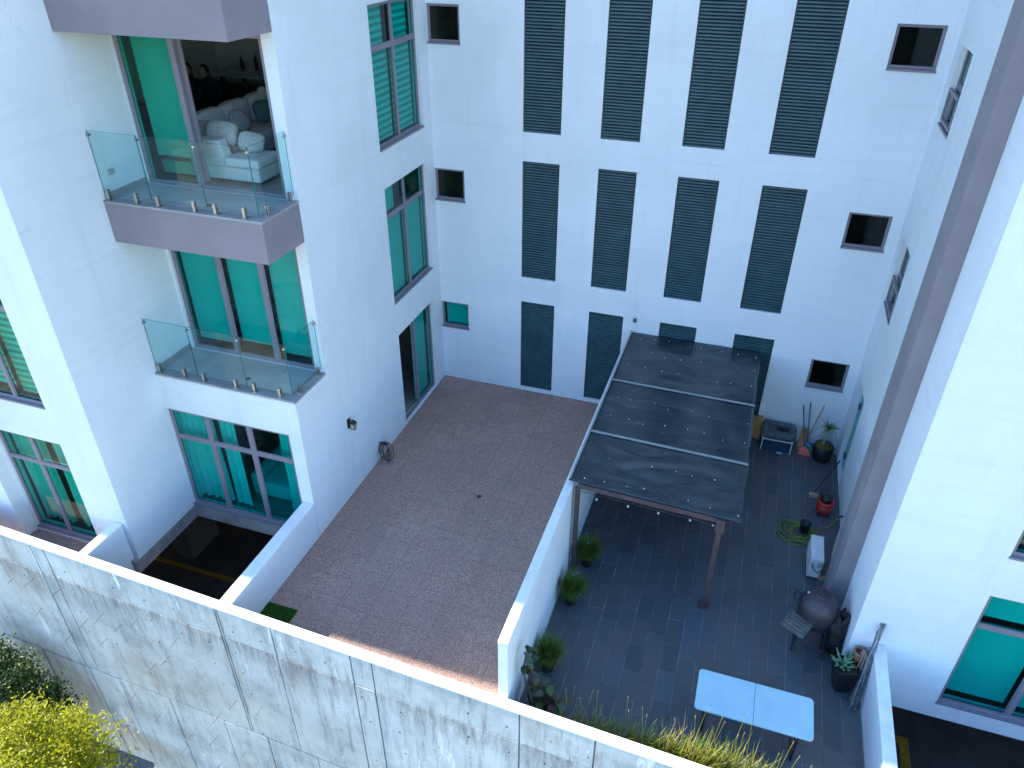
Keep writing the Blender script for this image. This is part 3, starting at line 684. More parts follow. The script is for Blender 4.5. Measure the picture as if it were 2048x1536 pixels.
curtain(LG, -.72, -.3, .08, 2.38, 'gathered curtain at the right end of the ground floor window', pitch=.1)
curtain(LS, -1.38, -.62, .06, 2.38, 'plain curtain behind the glass leaf of the terrace sliding door', amp=.01, d=.22, mat='roller')

# ------------------------------------------------------------------ living room seen through the open door
def cushion(c, sx, sy, sz, label, mat='fabric_white', rot=(0, 0, 0), power=.55, seed=0):
    mb = MB(); mb.ell((0, 0, 0), (sx / 2, sy / 2, sz / 2), 18, 10, power=power, amp=.08, seed=seed, fr=1.7)
    o = mb.build('cushion', mat, smooth=True); o.location = c; o.rotation_euler = rot
    return tag(o, label, 'cushion')
FZ = 6.485
S = thing('sofa', 'large white corner sofa just inside the open upper balcony door', 'sofa', (-2.2, -4, FZ))
mb = MB(); mb.box(-3.1, -1.08, -4.82, -4.2, FZ + .05, FZ + .28); mb.box(-3.1, -2.1, -4.2, -1.5, FZ + .05, FZ + .28); mb.build('base', 'fabric_white', S, bevel=.02)
mb = MB(); mb.box(-1.74, -1.03, -4.86, -4.18, FZ + .285, FZ + .45); mb.build('seat_cushion', 'fabric_white', S, bevel=.05)
for k in range(3):
    mb = MB(); y = -4.15 + k * .88; mb.box(-2.8, -2.05, y, y + .86, FZ + .285, FZ + .45); mb.build('seat_cushion', 'fabric_white', S, bevel=.05)
mb = MB(); mb.box(-2.45, -1.78, -4.83, -4.62, FZ + .285, FZ + .72); mb.add([(-1.78, -4.83, FZ + .285), (-1.78, -4.62, FZ + .285), (-1.78, -4.62, FZ + .72), (-1.78, -4.83, FZ + .72), (-1.66, -4.83, FZ + .285), (-1.66, -4.62, FZ + .285)], [(0, 3, 4), (1, 5, 2), (3, 2, 5, 4), (0, 4, 5, 1)]); mb.build('arm', 'fabric_white', S, bevel=.015)
mb = MB(); mb.box(-3.15, -2.9, -4.6, -1.5, FZ + .29, FZ + .7); mb.build('backrest', 'fabric_white', S, bevel=.04)
for k in range(3):
    mb = MB(); y = -3.8 + k * .8; mb.ell((-2.78, y, FZ + .68), (.13, .41, .26), 18, 10, power=.45, amp=.06, seed=k); mb.build('back_cushion', 'fabric_white', S, smooth=True)
cushion((-1.98, -4.45, 7.22), .6, .22, .42, 'plump white cushion leaning on the sofa arm near the balcony', 'fabric_cushion', (R(-25), 0, R(8)), seed=3)
cushion((-1.45, -4.38, 7.1), .45, .2, .34, 'small pale cushion lying at the open end of the white sofa', 'fabric_pattern', (R(-35), R(15), R(25)), seed=5)
cushion((-2.4, -4.35, 7.2), .5, .2, .36, 'blue-white cushion at the back corner of the sofa arm', 'fabric_cushion', (R(-20), 0, R(-5)), seed=6)
cushion((-2.5, -3.25, 7.12), .42, .42, .16, 'round pale cushion on the middle of the sofa', 'fabric_pattern', (R(60), 0, R(70)), 1.0, seed=7)
cushion((-2.42, -2.5, 7.16), .5, .16, .4, 'dark teal square cushion beside the round cushion on the sofa', 'fabric_teal', (R(-25), 0, R(70)), seed=8)
cushion((-2.62, -2.1, 7.3), .45, .16, .42, 'patterned square cushion at the far end of the sofa', 'fabric_pattern', (R(-25), R(20), R(75)), seed=9)
T = thing('dining_table', 'pale topped dining table deep inside the upper room', 'table', (-4.5, .3, FZ))
mb = MB(); mb.box(-5.4, -3.6, -.2, .9, FZ + .72, FZ + .76); mb.build('table_top', 'table_teal', T, bevel=.01)
for x in (-5.25, -3.75):
    for y in (-.05, .75): mb = MB(); mb.box(x - .04, x + .04, y - .04, y + .04, FZ, FZ + .72); mb.build('leg', 'dark_leather', T)
for k, (x, y, h) in enumerate([(-5.05, .5, .34), (-4.75, .62, .4), (-4.4, .55, .24)]):
    mb = MB(); mb.lathe((x, y, FZ + .76), [(.04, 0), (.042, h * .6), (.015, h * .75), (.015, h)], 10)
    tag(mb.build('bottle', 'black_plastic' if k < 2 else 'pipe_grey', loc=(x, y, FZ + .76), smooth=True), ['short dark bottle at the left end of the dining table', 'tallest dark bottle on the dining table', 'grey squat bottle on the dining table'][k], 'bottle')
D = thing('dark_sofa', 'dark leather sofa between the white sofa and the dining table', 'sofa', (-4.6, -1.4, FZ))
mb = MB(); mb.box(-6.4, -3.3, -1.9, -1.1, FZ + .06, FZ + .42); mb.build('seat', 'dark_leather', D, bevel=.05)
mb = MB(); mb.box(-6.4, -3.3, -1.1, -.85, FZ + .06, FZ + .8); mb.build('backrest', 'dark_leather', D, bevel=.05)
mb = MB(); mb.box(-3.29, -3.05, -1.9, -.85, FZ + .06, FZ + .62); mb.build('arm', 'dark_leather', D, bevel=.05)
def person(loc, rz, label, lean=0.0):
    J = [(0, 0, .5), (0, -.02 - lean * .3, .75), (0, -.04 - lean * .8, .98), (0, -.06 - lean, 1.08), (0, -.1 - lean * 1.2, 1.22),
         (.1, -.05, .48), (.12, -.45, .5), (.12, -.47, .08), (.12, -.6, .04), (-.1, -.05, .48), (-.12, -.45, .5), (-.12, -.47, .08), (-.12, -.6, .04),
         (.19, -.04 - lean * .8, .96), (.24, -.12 - lean * .8, .7), (.14, -.34 - lean * .4, .6), (-.19, -.04 - lean * .8, .96), (-.24, -.12 - lean * .8, .7), (-.14, -.34 - lean * .4, .6)]
    E = [(0, 1), (1, 2), (2, 3), (3, 4), (0, 5), (5, 6), (6, 7), (7, 8), (0, 9), (9, 10), (10, 11), (11, 12), (2, 13), (13, 14), (14, 15), (2, 16), (16, 17), (17, 18)]
    rad = [.14, .13, .13, .05, .085, .09, .07, .045, .04, .09, .07, .045, .04, .06, .045, .035, .06, .045, .035]
    me = bpy.data.meshes.new('body'); me.from_pydata(J, E, []); me.materials.append(MATS['cloth_dark'])
    o = bpy.data.objects.new('person', me); COL.objects.link(o); o.location = loc; o.rotation_euler = (0, 0, rz)
    sk = o.modifiers.new('skin', 'SKIN'); sk.use_smooth_shade = True; o.modifiers.new('sub', 'SUBSURF').levels = 1
    for i, v in enumerate(me.skin_vertices[0].data): v.radius = (rad[i], rad[i]); v.use_root = i == 0
    OFF[o] = Vector((0, 0, 0)); h = Vector((0, -.1 - lean * 1.2, 1.22))
    mb = MB(); mb.ell((h.x, h.y - .02, h.z), (.08, .1, .115), 14, 10, amp=.05, seed=2); mb.ell((h.x, h.y - .115, h.z - .01), (.014, .022, .02), 6, 4)
    for s in (-1, 1): mb.ell((h.x + s * .08, h.y, h.z), (.012, .025, .03), 6, 4)
    for s in (-1, 1): mb.ell((h.x + s * .032, h.y - .1, h.z + .012), (.012, .01, .009), 6, 4, 1)
    mb.box(h.x - .022, h.x + .022, h.y - .118, h.y - .1, h.z - .052, h.z - .044, 1)
    f = mb.build('head', ['skin', 'hair'], smooth=True); f.parent = o
    mb = MB(); mb.ell((h.x, h.y + .025, h.z + .03), (.1, .11, .115), 14, 10, amp=.12, seed=5); mb.ell((h.x, h.y + .07, h.z - .12), (.095, .05, .17), 12, 8, amp=.1, seed=6)
    f = mb.build('hair', 'hair', smooth=True); f.parent = o
    return tag(o, label, 'person')
person((-4.95, -1.5, FZ - .1), R(35), 'person with dark hair sitting nearest the door frame on the dark sofa')
person((-4.35, -1.45, FZ - .06), R(10), 'person in dark clothes leaning forward on the dark sofa', .22)

A2 = thing('armchair', 'pale armchair behind the right part of the ground floor window', 'armchair', (-1.2, -5.5, 0))
mb = MB(); mb.box(-1.75, -.75, -5.75, -4.95, .06, .42); mb.build('seat', 'fabric_white', A2, bevel=.06)
mb = MB(); mb.box(-1.75, -.75, -4.95, -4.72, .06, .85); mb.build('backrest', 'fabric_white', A2, bevel=.06)
for x in (-1.95, -.745): mb = MB(); mb.box(x, x + .19, -5.75, -4.75, .06, .6); mb.build('arm', 'fabric_white', A2, bevel=.05)
# ------------------------------------------------------------------ pergola
P = thing('pergola', 'steel pergola with a dark studded sheet roof beside the dividing wall', 'pergola', (6.3, -2.9, 0))
ZR = 2.17
FY = lambda x: -5.66 - .045 * (x - 4.82)
def roofpanel(t0, t1, amp, seed):
    mb = MB(); nx, ny = 46, 26
    for j in range(ny + 1):
        t = t0 + (t1 - t0) * j / ny
        for i in range(nx + 1):
            x = 4.825 + 2.93 * i / nx; y = -.03 + (FY(x) + .03) * t
            e = min(1, 6 * min(i / nx, 1 - i / nx)) * min(1, 5 * min(j / ny, 1 - j / ny))
            s1 = abs(noise.noise(Vector((x * .8 + seed, y * 2.6 + .5 * noise.noise(Vector((x, y, 3))), seed)))) ** .7
            z = ZR + .012 + amp * (s1 - .35) * e - .02 * e + .006 * noise.noise(Vector((x * 3, y * 3, seed)))
            if i == nx: z -= .035 * abs(noise.noise(Vector((y * 2.2, seed, 1))))
            mb.v.append((x + (.03 * noise.noise(Vector((y * 2.5, 1, seed))) if i == nx else 0), y, z))
    mb.f = [(j * (nx + 1) + i, j * (nx + 1) + i + 1, (j + 1) * (nx + 1) + i + 1, (j + 1) * (nx + 1) + i)[::-1] for j in range(ny) for i in range(nx)]; mb.m = [0] * len(mb.f)
    o = mb.build('roof_sheet', 'tarp', P, smooth=True); sf = o.modifiers.new('thick', 'SOLIDIFY'); sf.thickness = .006; sf.offset = 1
    return o
roofpanel(.0, .385, .035, 1.3); roofpanel(.392, .725, .05, 5.1); roofpanel(.732, 1.0, .13, 9.7)
for t in (.3885, .7285):
    mb = MB(); y0, y1 = -.03 + (FY(4.82) + .03) * t, -.03 + (FY(7.75) + .03) * t
    mb.add([(4.83, y0 - .03, ZR + .024), (7.755, y1 - .03, ZR + .024), (7.755, y1 + .03, ZR + .024), (4.83, y0 + .03, ZR + .024), (4.83, y0 - .03, ZR + .034), (7.755, y1 - .03, ZR + .034), (7.755, y1 + .03, ZR + .034), (4.83, y0 + .03, ZR + .034)],
           [(0, 3, 2, 1), (4, 5, 6, 7), (0, 1, 5, 4), (1, 2, 6, 5), (2, 3, 7, 6), (3, 0, 4, 7)]); mb.build('batten', 'batten', P)
mb = MB(); mb.box(4.826, 4.856, -5.62, -.02, ZR + .03, ZR + .052); mb.build('edge_strip', 'batten', P)
def beam(p0, p1, w, h, name='beam'):
    p0, p1 = Vector(p0), Vector(p1); d = (p1 - p0).normalized(); s = Vector((-d.y, d.x, 0)).normalized() * w / 2; u = Vector((0, 0, h / 2)) if abs(d.z) < .5 else Vector((0, w / 2, 0))
    if abs(d.z) >= .5: s = Vector((w / 2, 0, 0))
    mb = MB(); mb.add([p0 - s - u, p0 + s - u, p0 + s + u, p0 - s + u, p1 - s - u, p1 + s - u, p1 + s + u, p1 - s + u],
                      [(0, 1, 2, 3), (7, 6, 5, 4), (0, 4, 5, 1), (1, 5, 6, 2), (2, 6, 7, 3), (3, 7, 4, 0)]); return mb.build(name, 'steel_brown', P, bevel=.004)
beam((4.99, -5.6, 2.08), (7.45, -5.71, 2.08), .08, .1)
beam((5.02, -5.5, 2.085), (5.02, -.02, 2.085), .07, .09); beam((7.44, -5.64, 2.085), (7.44, -.02, 2.085), .07, .09)
for y in (-1.1, -2.2, -3.3, -4.4): beam((5.06, y, 2.1), (7.4, y, 2.1), .05, .06, 'rafter')
p1 = beam((4.985, -5.6, 0), (4.985, -5.6, 2.028), .08, .1, 'post'); p2 = beam((7.44, -5.7, 0), (7.44, -5.7, 2.028), .09, .1, 'post'); beam((4.985, -.06, 0), (4.985, -.06, 2.03), .08, .1, 'post')
mb = MB(); mb.box(7.34, 7.54, -5.8, -5.6, .0, .012); mb.build('base_plate', 'steel_brown', p2)
mb = MB(); mb.box(7.37, 7.51, -5.78, -5.755, 1.86, 2.13); mb.box(7.36, 7.385, -5.77, -5.65, 1.85, 1.95); mb.box(7.495, 7.52, -5.77, -5.65, 1.85, 1.95); mb.build('bracket', 'steel_brown', p2)
mb = MB()
for j in range(9):
    for i in range(8):
        if random.random() < .12: continue
        x = 5.05 + i * .37 + random.uniform(-.06, .06); t = .04 + j * .116 + random.uniform(-.012, .012); y = -.03 + (FY(x) + .03) * t
        if abs(t - .3885) < .02 or abs(t - .7285) < .02: continue
        r = random.choice((.006, .007, .01)); mb.lathe((x, y, ZR + (.02 if t < .73 else .03)), [(r, 0), (r, .012), (r * .5, .018)], 6)
fo = mb.build('fastener_heads', 'white_plastic', P); fo['kind'] = 'stuff'
SL = thing('string_light', 'string of pale bulbs hanging along the front beam of the pergola', 'string light', (6.2, -5.72, 1.98))
mb = MB(); mb.tube([(5.05 + .24 * k, -5.67 - .011 * k, 2.02 - (.02 if k % 2 else 0)) for k in range(11)], .006, 5); mb.build('cable', 'black_plastic', SL)
for k, x in enumerate((5.35, 5.9, 6.42, 6.95, 7.33)):
    mb = MB(); y = -5.72; mb.lathe((x, y, 1.975), [(.016, 0), (.018, .04)], 8); q = mb.build('bulb_socket', 'black_plastic', SL)
    mb = MB(); mb.ell((x, y, 1.945), (.022, .022, .03), 10, 8); mb.build('bulb', 'bulb', SL, smooth=True)

# ------------------------------------------------------------------ folding table
T = thing('folding_table', 'pale blue-white plastic folding table on the tiled terrace', 'table', (8.33, -7.97, 0))
def rrect(x0, x1, y0, y1, z0, z1, r, corners):
    mb = MB(); pts = []
    for (cx, cy, a0, k) in ((x1 - r, y1 - r, 0, 'ne'), (x0 + r, y1 - r, 90, 'nw'), (x0 + r, y0 + r, 180, 'sw'), (x1 - r, y0 + r, 270, 'se')):
        if k in corners: pts += [(cx + r * math.cos(R(a0 + q * 15)), cy + r * math.sin(R(a0 + q * 15))) for q in range(7)]
        else: pts.append((x1 if 'e' in k else x0, y1 if 'n' in k else y0))
    n = len(pts); mb.add([(x, y, z0) for x, y in pts] + [(x, y, z1) for x, y in pts], [tuple(range(n - 1, -1, -1)), tuple(range(n, 2 * n))] + [(i, (i + 1) % n, n + (i + 1) % n, n + i) for i in range(n)])
    return mb
rrect(7.5, 8.328, -8.33, -7.63, .695, .74, .06, ('nw', 'sw')).build('top_half', 'table_plastic', T, bevel=.008)
rrect(8.332, 9.16, -8.33, -7.63, .695, .74, .06, ('ne', 'se')).build('top_half', 'table_plastic', T, bevel=.008)
for x, sx in ((7.68, 1), (8.98, -1)):
    mb = MB(); mb.tube([(x, -8.24, .69), (x, -8.24, .02), (x, -7.74, .02), (x, -7.74, .69)], .016, 8); mb.tube([(x, -8.24, .3), (x, -7.74, .3)], .012, 6); mb.build('leg_frame', 'black_metal', T)
    mb = MB(); mb.tube([(x, -7.98, .3), (x + .32 * sx, -7.98, .68)], .01, 6); mb.build('brace', 'black_metal', T)
mb = MB(); mb.box(7.95, 8.12, -8.345, -8.331, .665, .7); mb.build('latch', 'navy', T)
mb = MB(); mb.lathe((7.62, -7.76, .741), [(.007, 0), (.007, .004)], 8); mb.build('sticker', 'white_plastic', T)

# ------------------------------------------------------------------ plants
def grass_pot(x, y, h, label, flowers, seed):
    random.seed(seed); t = thing('potted_grass', label, 'plant', (x, y, 0), 'grass tufts along the dividing wall')
    mb = MB(); mb.lathe((x, y, 0), [(.11, 0), (.135, .16), (.14, .17), (.125, .17), (.12, .15)], 16); mb.build('pot', 'black_plastic', t)
    mb = MB(); mb.lathe((x, y, .14), [(.12, 0), (.1, .02), (.02, .03)], 12); mb.build('soil', 'soil', t)
    mb = MB()
    for k in range(900):
        a = random.random() * 6.283; r = .1 * random.random() ** .5; l = h * random.uniform(.6, 1.05); ot = random.uniform(.06, .32)
        mb.blade((x + r * math.cos(a), y + r * math.sin(a), .15), a + random.gauss(0, .5), l, ot if x + ot * math.cos(a) > 4.92 else .04, random.uniform(.008, .014), random.uniform(.1, .75))
    mb.build('blades', 'blade_green', t)
    for (dx, dy, z) in flowers:
        mb = MB(); mb.tube([(x, y, .2), (x + dx, y + dy, z)], .004, 5)
        for q in range(14): mb.blade((x + dx, y + dy, z), random.random() * 6.28, random.uniform(.01, .04), .03, .014, .2, 2, 1)
        mb.build('flower', ['blade_green', 'flower_purple'], t)
grass_pot(5.2, -5.38, .6, 'leafy grass tuft in a pot just behind the pergola post', [(.02, -.1, .62), (-.05, .1, .66)], 11)
grass_pot(5.14, -6.38, .62, 'grass tuft in a black pot with lilac flowers, in front of the pergola post', [(.02, .02, .66), (.1, .08, .68), (.16, -.1, .4)], 12)
grass_pot(5.14, -7.84, .62, 'rounded grass tuft in a pot next to the rubber plant', [(-.08, .12, .78)], 13)
def clump(x, y, label, hh, n, seed, sun):
    random.seed(seed); t = thing('grass_clump', label, 'plant', (x, y, .2), 'grass growing along the coping of the tiled terrace')
    mb = MB()
    for k in range(n):
        a = random.random() * 6.283; r = .16 * random.random() ** .5
        mb.blade((x + r * 1.3 * math.cos(a), y + r * .6 * math.sin(a), .22), random.gauss(.4, 1.5), hh * random.uniform(.4, 1.0), random.uniform(.05, .34), random.uniform(.009, .017), random.uniform(.05, .85))
    mb.build('blades', 'blade_dry', t)
    for q in range(random.randint(1, 2)):
        mb = MB(); px, py = x + random.uniform(-.15, .15), y + random.uniform(-.05, .15); qx, qy, z = px + random.uniform(-.1, .14), py + random.uniform(-.05, .14), .22 + hh * random.uniform(.95, 1.35)
        mb.tube([(px, py, .22), ((px + qx) / 2, (py + qy) / 2, z * .6 + .1), (qx, qy, z)], .003, 4)
        for k in range(6): mb.blade((qx, qy, z - .01 * k), random.random() * 6.28, random.uniform(.0, .014), .01, .006, .2, 2, 1)
        mb.build('seed_head', ['blade_dry', 'flower_white'], t)
XC = [5.75, 6.02, 6.25, 6.52, 6.75, 7.0, 7.22, 7.45, 7.7, 7.95, 8.2, 8.5, 8.85, 9.25]
WHERE = ['sparse dry grass clump next to the rubber plant', 'thin grass clump second along the coping from the rubber plant', 'low green grass clump third along the coping from the rubber plant',
         'grey dried grass clump fourth along the coping from the rubber plant', 'mixed green and dry grass clump fifth from the rubber plant', 'grass clump just left of the sunlit tall grass',
         'sunlit yellow grass clump where the sunny stretch begins', 'tall sunlit grass clump left of the table corner', 'sunlit grass clump below the left corner of the table', 'dense sunlit grass clump below the table',
         'sunlit clump with pale seed heads below the table middle', 'sunlit grass clump below the right half of the table', 'small grass clump below the right corner of the table', 'pale feathery grass clump near the parapet corner']
bed = MB(); bed.add([(5.5, YIN(5.5) + .01, .0), (9.6, YIN(9.6) + .01, .0), (9.6, YIN(9.6) + .3, .0), (5.5, YIN(5.5) + .3, .0), (5.5, YIN(5.5) + .01, .22), (9.6, YIN(9.6) + .01, .22), (9.6, YIN(9.6) + .28, .22), (5.5, YIN(5.5) + .28, .22)],
                   [(0, 3, 2, 1), (4, 5, 6, 7), (0, 1, 5, 4), (1, 2, 6, 5), (2, 3, 7, 6), (3, 0, 4, 7)]); struct(bed.build('planting_bed', 'soil'))
for k, x in enumerate(XC): clump(x, YIN(x) + .2, WHERE[k], [.75, .75, .82, .84, .86, .9, 1.02, 1.14, 1.2, 1.18, 1.12, 1.0, .85, .8][k], [70, 90, 140, 130, 170, 200, 240, 270, 270, 270, 250, 200, 110, 140][k], 40 + k, k > 4)
# rubber plant
random.seed(5)
t = thing('rubber_plant', 'dark red-green rubber plant in the corner by the dividing wall', 'plant', (5.2, -8.75, 0))
mb = MB(); stems = [[(5.15, -8.7, 0), (5.05, -8.72, .6), (5.02, -8.78, 1.15), (5.06, -8.74, 1.62)], [(5.2, -8.7, 0), (5.3, -8.72, .45), (5.4, -8.66, .75)], [(5.18, -8.72, 0), (5.2, -8.62, .4), (5.16, -8.5, .7)], [(5.22, -8.72, 0), (5.45, -8.8, .4), (5.62, -8.75, .62)]]
for s in stems: mb.tube(s, [.016] * (len(s) - 1) + [.008], 6)
mb.build('stem', 'bark', t)
lf = MB(); n = 6; vs = []
for i in range(n + 1):
    q = i / n; w = .042 * math.sin(math.pi * (q * .92 + .04)) ** .8
    vs += [(q * .17, -w, .012 * q - .05 * q * q), (q * .17, 0, -.008 - .05 * q * q + .012 * q), (q * .17, w, .012 * q - .05 * q * q)]
lf.add(vs, [(3 * i, 3 * i + 3, 3 * i + 4, 3 * i + 1) for i in range(n)] + [(3 * i + 1, 3 * i + 4, 3 * i + 5, 3 * i + 2) for i in range(n)])
leafme = []
for c in range(3): leafme.append(mesh_only(lf, 'leaf', 'rubber_leaf'))
for me in leafme:
    for p in me.polygons: p.use_smooth = True
def leaf_at(p, az, pitch, sc): share(random.choice(leafme), 'leaf', t, p, (random.uniform(-.5, .5), pitch, az), (sc, sc, sc))
for s, rng, cnt in ((stems[0], (.62, 1), 11), (stems[1], (.35, 1), 11), (stems[2], (.35, 1), 11), (stems[3], (.35, 1), 11)):
    for k in range(cnt):
        q = rng[0] + (rng[1] - rng[0]) * k / (cnt - 1); f = q * (len(s) - 1); i = min(int(f), len(s) - 2); p = Vector(s[i]).lerp(Vector(s[i + 1]), f - i)
        az = k * 2.4 + random.uniform(-.3, .3)
        if s is stems[0] and math.cos(az) < -.2: az = math.pi - az
        leaf_at(p, az, random.uniform(-.6, .5), random.uniform(1.0, 1.5))
# ponytail palm
t = thing('potted_palm', 'ponytail palm in a round mossy bowl pot by the glass door', 'plant', (9.47, -.55, 0))
mb = MB(); mb.lathe((9.47, -.55, 0), [(.15, 0), (.2, .08), (.23, .22), (.22, .36), (.2, .4), (.18, .38)], 22); mb.build('pot', 'black_plastic', t, smooth=True)
mb = MB(); mb.lathe((9.47, -.55, .36), [(.185, 0), (.17, .03), (.02, .05)], 16); mb.build('moss', 'moss', t, smooth=True)
mb = MB(); mb.tube([(9.44, -.56, .38), (9.45, -.57, .6), (9.46, -.58, .86)], [.045, .026, .02], 8); mb.build('trunk', 'palm_trunk', t, smooth=True)
random.seed(21); mb = MB()
for k in range(85): mb.blade((9.46, -.58, .84), random.random() * 6.283, random.uniform(.12, .34), random.uniform(.15, .36), random.uniform(.012, .02), random.uniform(.3, 1.9), 6)
for q in range(len(mb.v)):
    x, y, z = mb.v[q]
    mb.v[q] = (min(x, 9.81), min(y, -.01), z)
mb.build('leaves', 'palm_leaf', t)
# tapered planter with succulent, tall pot
t = thing('succulent_planter', 'tapered black planter with green succulents next to the bundle of poles', 'plant', (9.7, -6.67, 0))
def taper(c, a, b, h, rot):
    mb = MB(); vs = []
    for (w, z) in ((a, 0), (b, h), (b * .9, h), (b * .86, h - .06)):
        for (sx, sy) in ((-1, -1), (1, -1), (1, 1), (-1, 1)):
            x, y = sx * w / 2, sy * w / 2; vs.append((c[0] + x * math.cos(rot) - y * math.sin(rot), c[1] + x * math.sin(rot) + y * math.cos(rot), z))
    fs = [(3, 2, 1, 0)] + [(4 * k + i, 4 * k + (i + 1) % 4, 4 * k + 4 + (i + 1) % 4, 4 * k + 4 + i) for k in range(3) for i in range(4)] + [(12, 13, 14, 15)]
    return mb.add(vs, fs)
taper((9.7, -6.68), .2, .36, .56, R(14)).build('planter', 'black_plastic', t, bevel=.006)
random.seed(31); mb = MB(); mb.box(9.56, 9.84, -6.82, -6.54, .49, .51); mb.build('soil', 'soil', t)
mb = MB()
for k in range(34):
    a = random.random() * 6.283; r = .1 * random.random(); l = random.uniform(.1, .24); p = Vector((9.64 + r * math.cos(a), -6.66 + r * math.sin(a), .5)); e = p + Vector((math.cos(a) * l * .7, math.sin(a) * l * .7, l * random.uniform(.4, 1)))
    mb.tube([p, (p + e) / 2 + Vector((0, 0, .02)), e], [.014, .018, .005], 6)
mb.build('leaves', 'succulent', t, smooth=True)
t = thing('tall_pot', 'tall slim terracotta pot with bare pinkish stems beside the black planter', 'plant', (9.86, -6.52, 0))
mb = MB(); mb.lathe((9.86, -6.5, 0), [(.06, 0), (.07, .5), (.095, .72), (.1, .74), (.08, .74), (.07, .7)], 16); mb.build('pot', 'terracotta', t, smooth=True)
mb = MB(); mb.lathe((9.86, -6.5, .7), [(.072, 0), (.02, .01)], 12); mb.build('soil', 'soil', t)
mb = MB()
for k in range(8):
    a = -1.4 + .35 * k; p = Vector((9.86, -6.52, .7)); m1 = p + Vector((.05 * math.cos(a), .05 * math.sin(a) - .03, .09)); m2 = p + Vector((.1 * math.cos(a), -.13, .03 + .02 * (k % 3))); e = m2 + Vector((.06 * math.cos(a * 2), -.09, -.14))
    mb.tube([p, m1, m2, e], [.009, .009, .008, .005], 6)
mb.build('stems', 'stem_pink', t, smooth=True)
# tree and climbing shrub below the retaining wall
def crown(name, parent, c, rad, nclump, nleaf, size, mat, seed):
    random.seed(seed); mb = MB()
    cl = []
    for k in range(nclump):
        while True:
            d = Vector((random.uniform(-1, 1), random.uniform(-1, 1), random.uniform(-.8, 1)))
            if .25 < d.length < 1: break
        d *= (.65 + .4 * random.random()) / max(d.length, .6) if random.random() < .8 else 1
        cl.append((Vector((c[0] + d.x * rad[0], c[1] + d.y * rad[1], c[2] + d.z * rad[2])), random.uniform(.1, .24) * rad[0]))
    for p, r in cl:
        for q in range(nleaf):
            v = Vector((random.gauss(0, .42), random.gauss(0, .42), random.gauss(0, .3))) * r + p
            nrm = Vector((random.gauss(0, .6), random.gauss(0, .6), random.gauss(.9, .5))).normalized(); a = nrm.orthogonal().normalized(); a.rotate(Matrix.Rotation(random.random() * 6.28, 3, nrm)); b = nrm.cross(a); s = size * random.uniform(.6, 1.3)
            mb.add([v - a * s, v - b * s * .45 + nrm * s * .1, v + a * s, v + b * s * .45 + nrm * s * .1], [(0, 1, 2, 3)])
    return mb.build(name, mat, parent)
TR = thing('leafy_tree', 'sunlit yellow-green leafy tree in front of the retaining wall', 'tree', (-2.05, -12.3, -6.4))
tx, ty, tz = -2.0, -12.15, -.72
mb = MB(); mb.tube([(tx, ty, -6.5), (tx + .05, ty + .05, -3.8), (tx, ty, tz - 1.0)], [.16, .12, .08], 10)
for k in range(9):
    a = k * .7; mb.tube([(tx, ty, tz - 1.7 + .12 * k), (tx + .5 * math.cos(a), ty + .5 * math.sin(a), tz - .9 + .14 * k), (tx + 1.0 * math.cos(a + .2), ty + 1.0 * math.sin(a + .2), tz - .4 + .13 * k)], [.045, .03, .012], 6)
mb.build('trunk', 'bark', TR, smooth=True)
crown('crown', TR, (tx, ty, tz), (1.62, 1.4, 1.1), 470, 120, .033, 'leaf_yellow', 77)
SH = thing('climbing_shrub', 'dark green shrub growing against the retaining wall behind the tree', 'plant', (-5.3, -9.6, -6.4))
mb = MB()
for k in range(7): mb.tube([(-5.3 + .15 * k, -9.6, -6.4), (-5.4 + .12 * k, -9.65, -4), (-5.8 + .3 * k, -9.6, -2.8 + .1 * (k % 3))], [.04, .03, .015], 6)
mb.build('stem', 'bark', SH)
crown('crown', SH, (-5.65, -9.75, -3.3), (1.3, .5, 1.7), 330, 90, .042, 'leaf_dark', 78)
FB = thing('red_flower_spray', 'red-orange flower spray poking up at the foot of the retaining wall', 'plant', (-.9, -10.2, -6.4))
mb = MB(); mb.tube([(-.9, -10.2, -6.4), (-.75, -10.1, -3.6)], [.03, .01], 6); mb.build('stem', 'bark', FB)
random.seed(3); mb = MB()
for k in range(160): mb.blade((-.72 + random.gauss(0, .05), -10.08 + random.gauss(0, .05), -3.62 + random.gauss(.12, .07)), random.random() * 6.28, random.uniform(0, .06), .05, .03, .2, 2)
mb.build('petals', 'rust_red', FB)
mb = MB(); mb.add([(-4.6, -10.9, -4.62), (-2.55, -10.5, -4.62), (-2.75, -9.5, -4.5), (-4.7, -9.5, -4.5), (-4.6, -10.9, -4.54), (-2.55, -10.5, -4.54), (-2.75, -9.5, -4.42), (-4.7, -9.5, -4.42)], [(0, 3, 2, 1), (4, 5, 6, 7), (0, 1, 5, 4), (1, 2, 6, 5), (2, 3, 7, 6), (3, 0, 4, 7)])
for x, y in ((-4.5, -10.75), (-2.75, -10.4), (-2.85, -9.6), (-4.6, -9.6)): mb.box(x - .05, x + .05, y - .05, y + .05, -6.4, -4.56)
tag(mb.build('lean_to_roof', 'wood_grey', loc=(-3.6, -10.1, -6.4)), 'brown-grey slab roof of a lean-to at the wall foot beside the tree', 'roof')

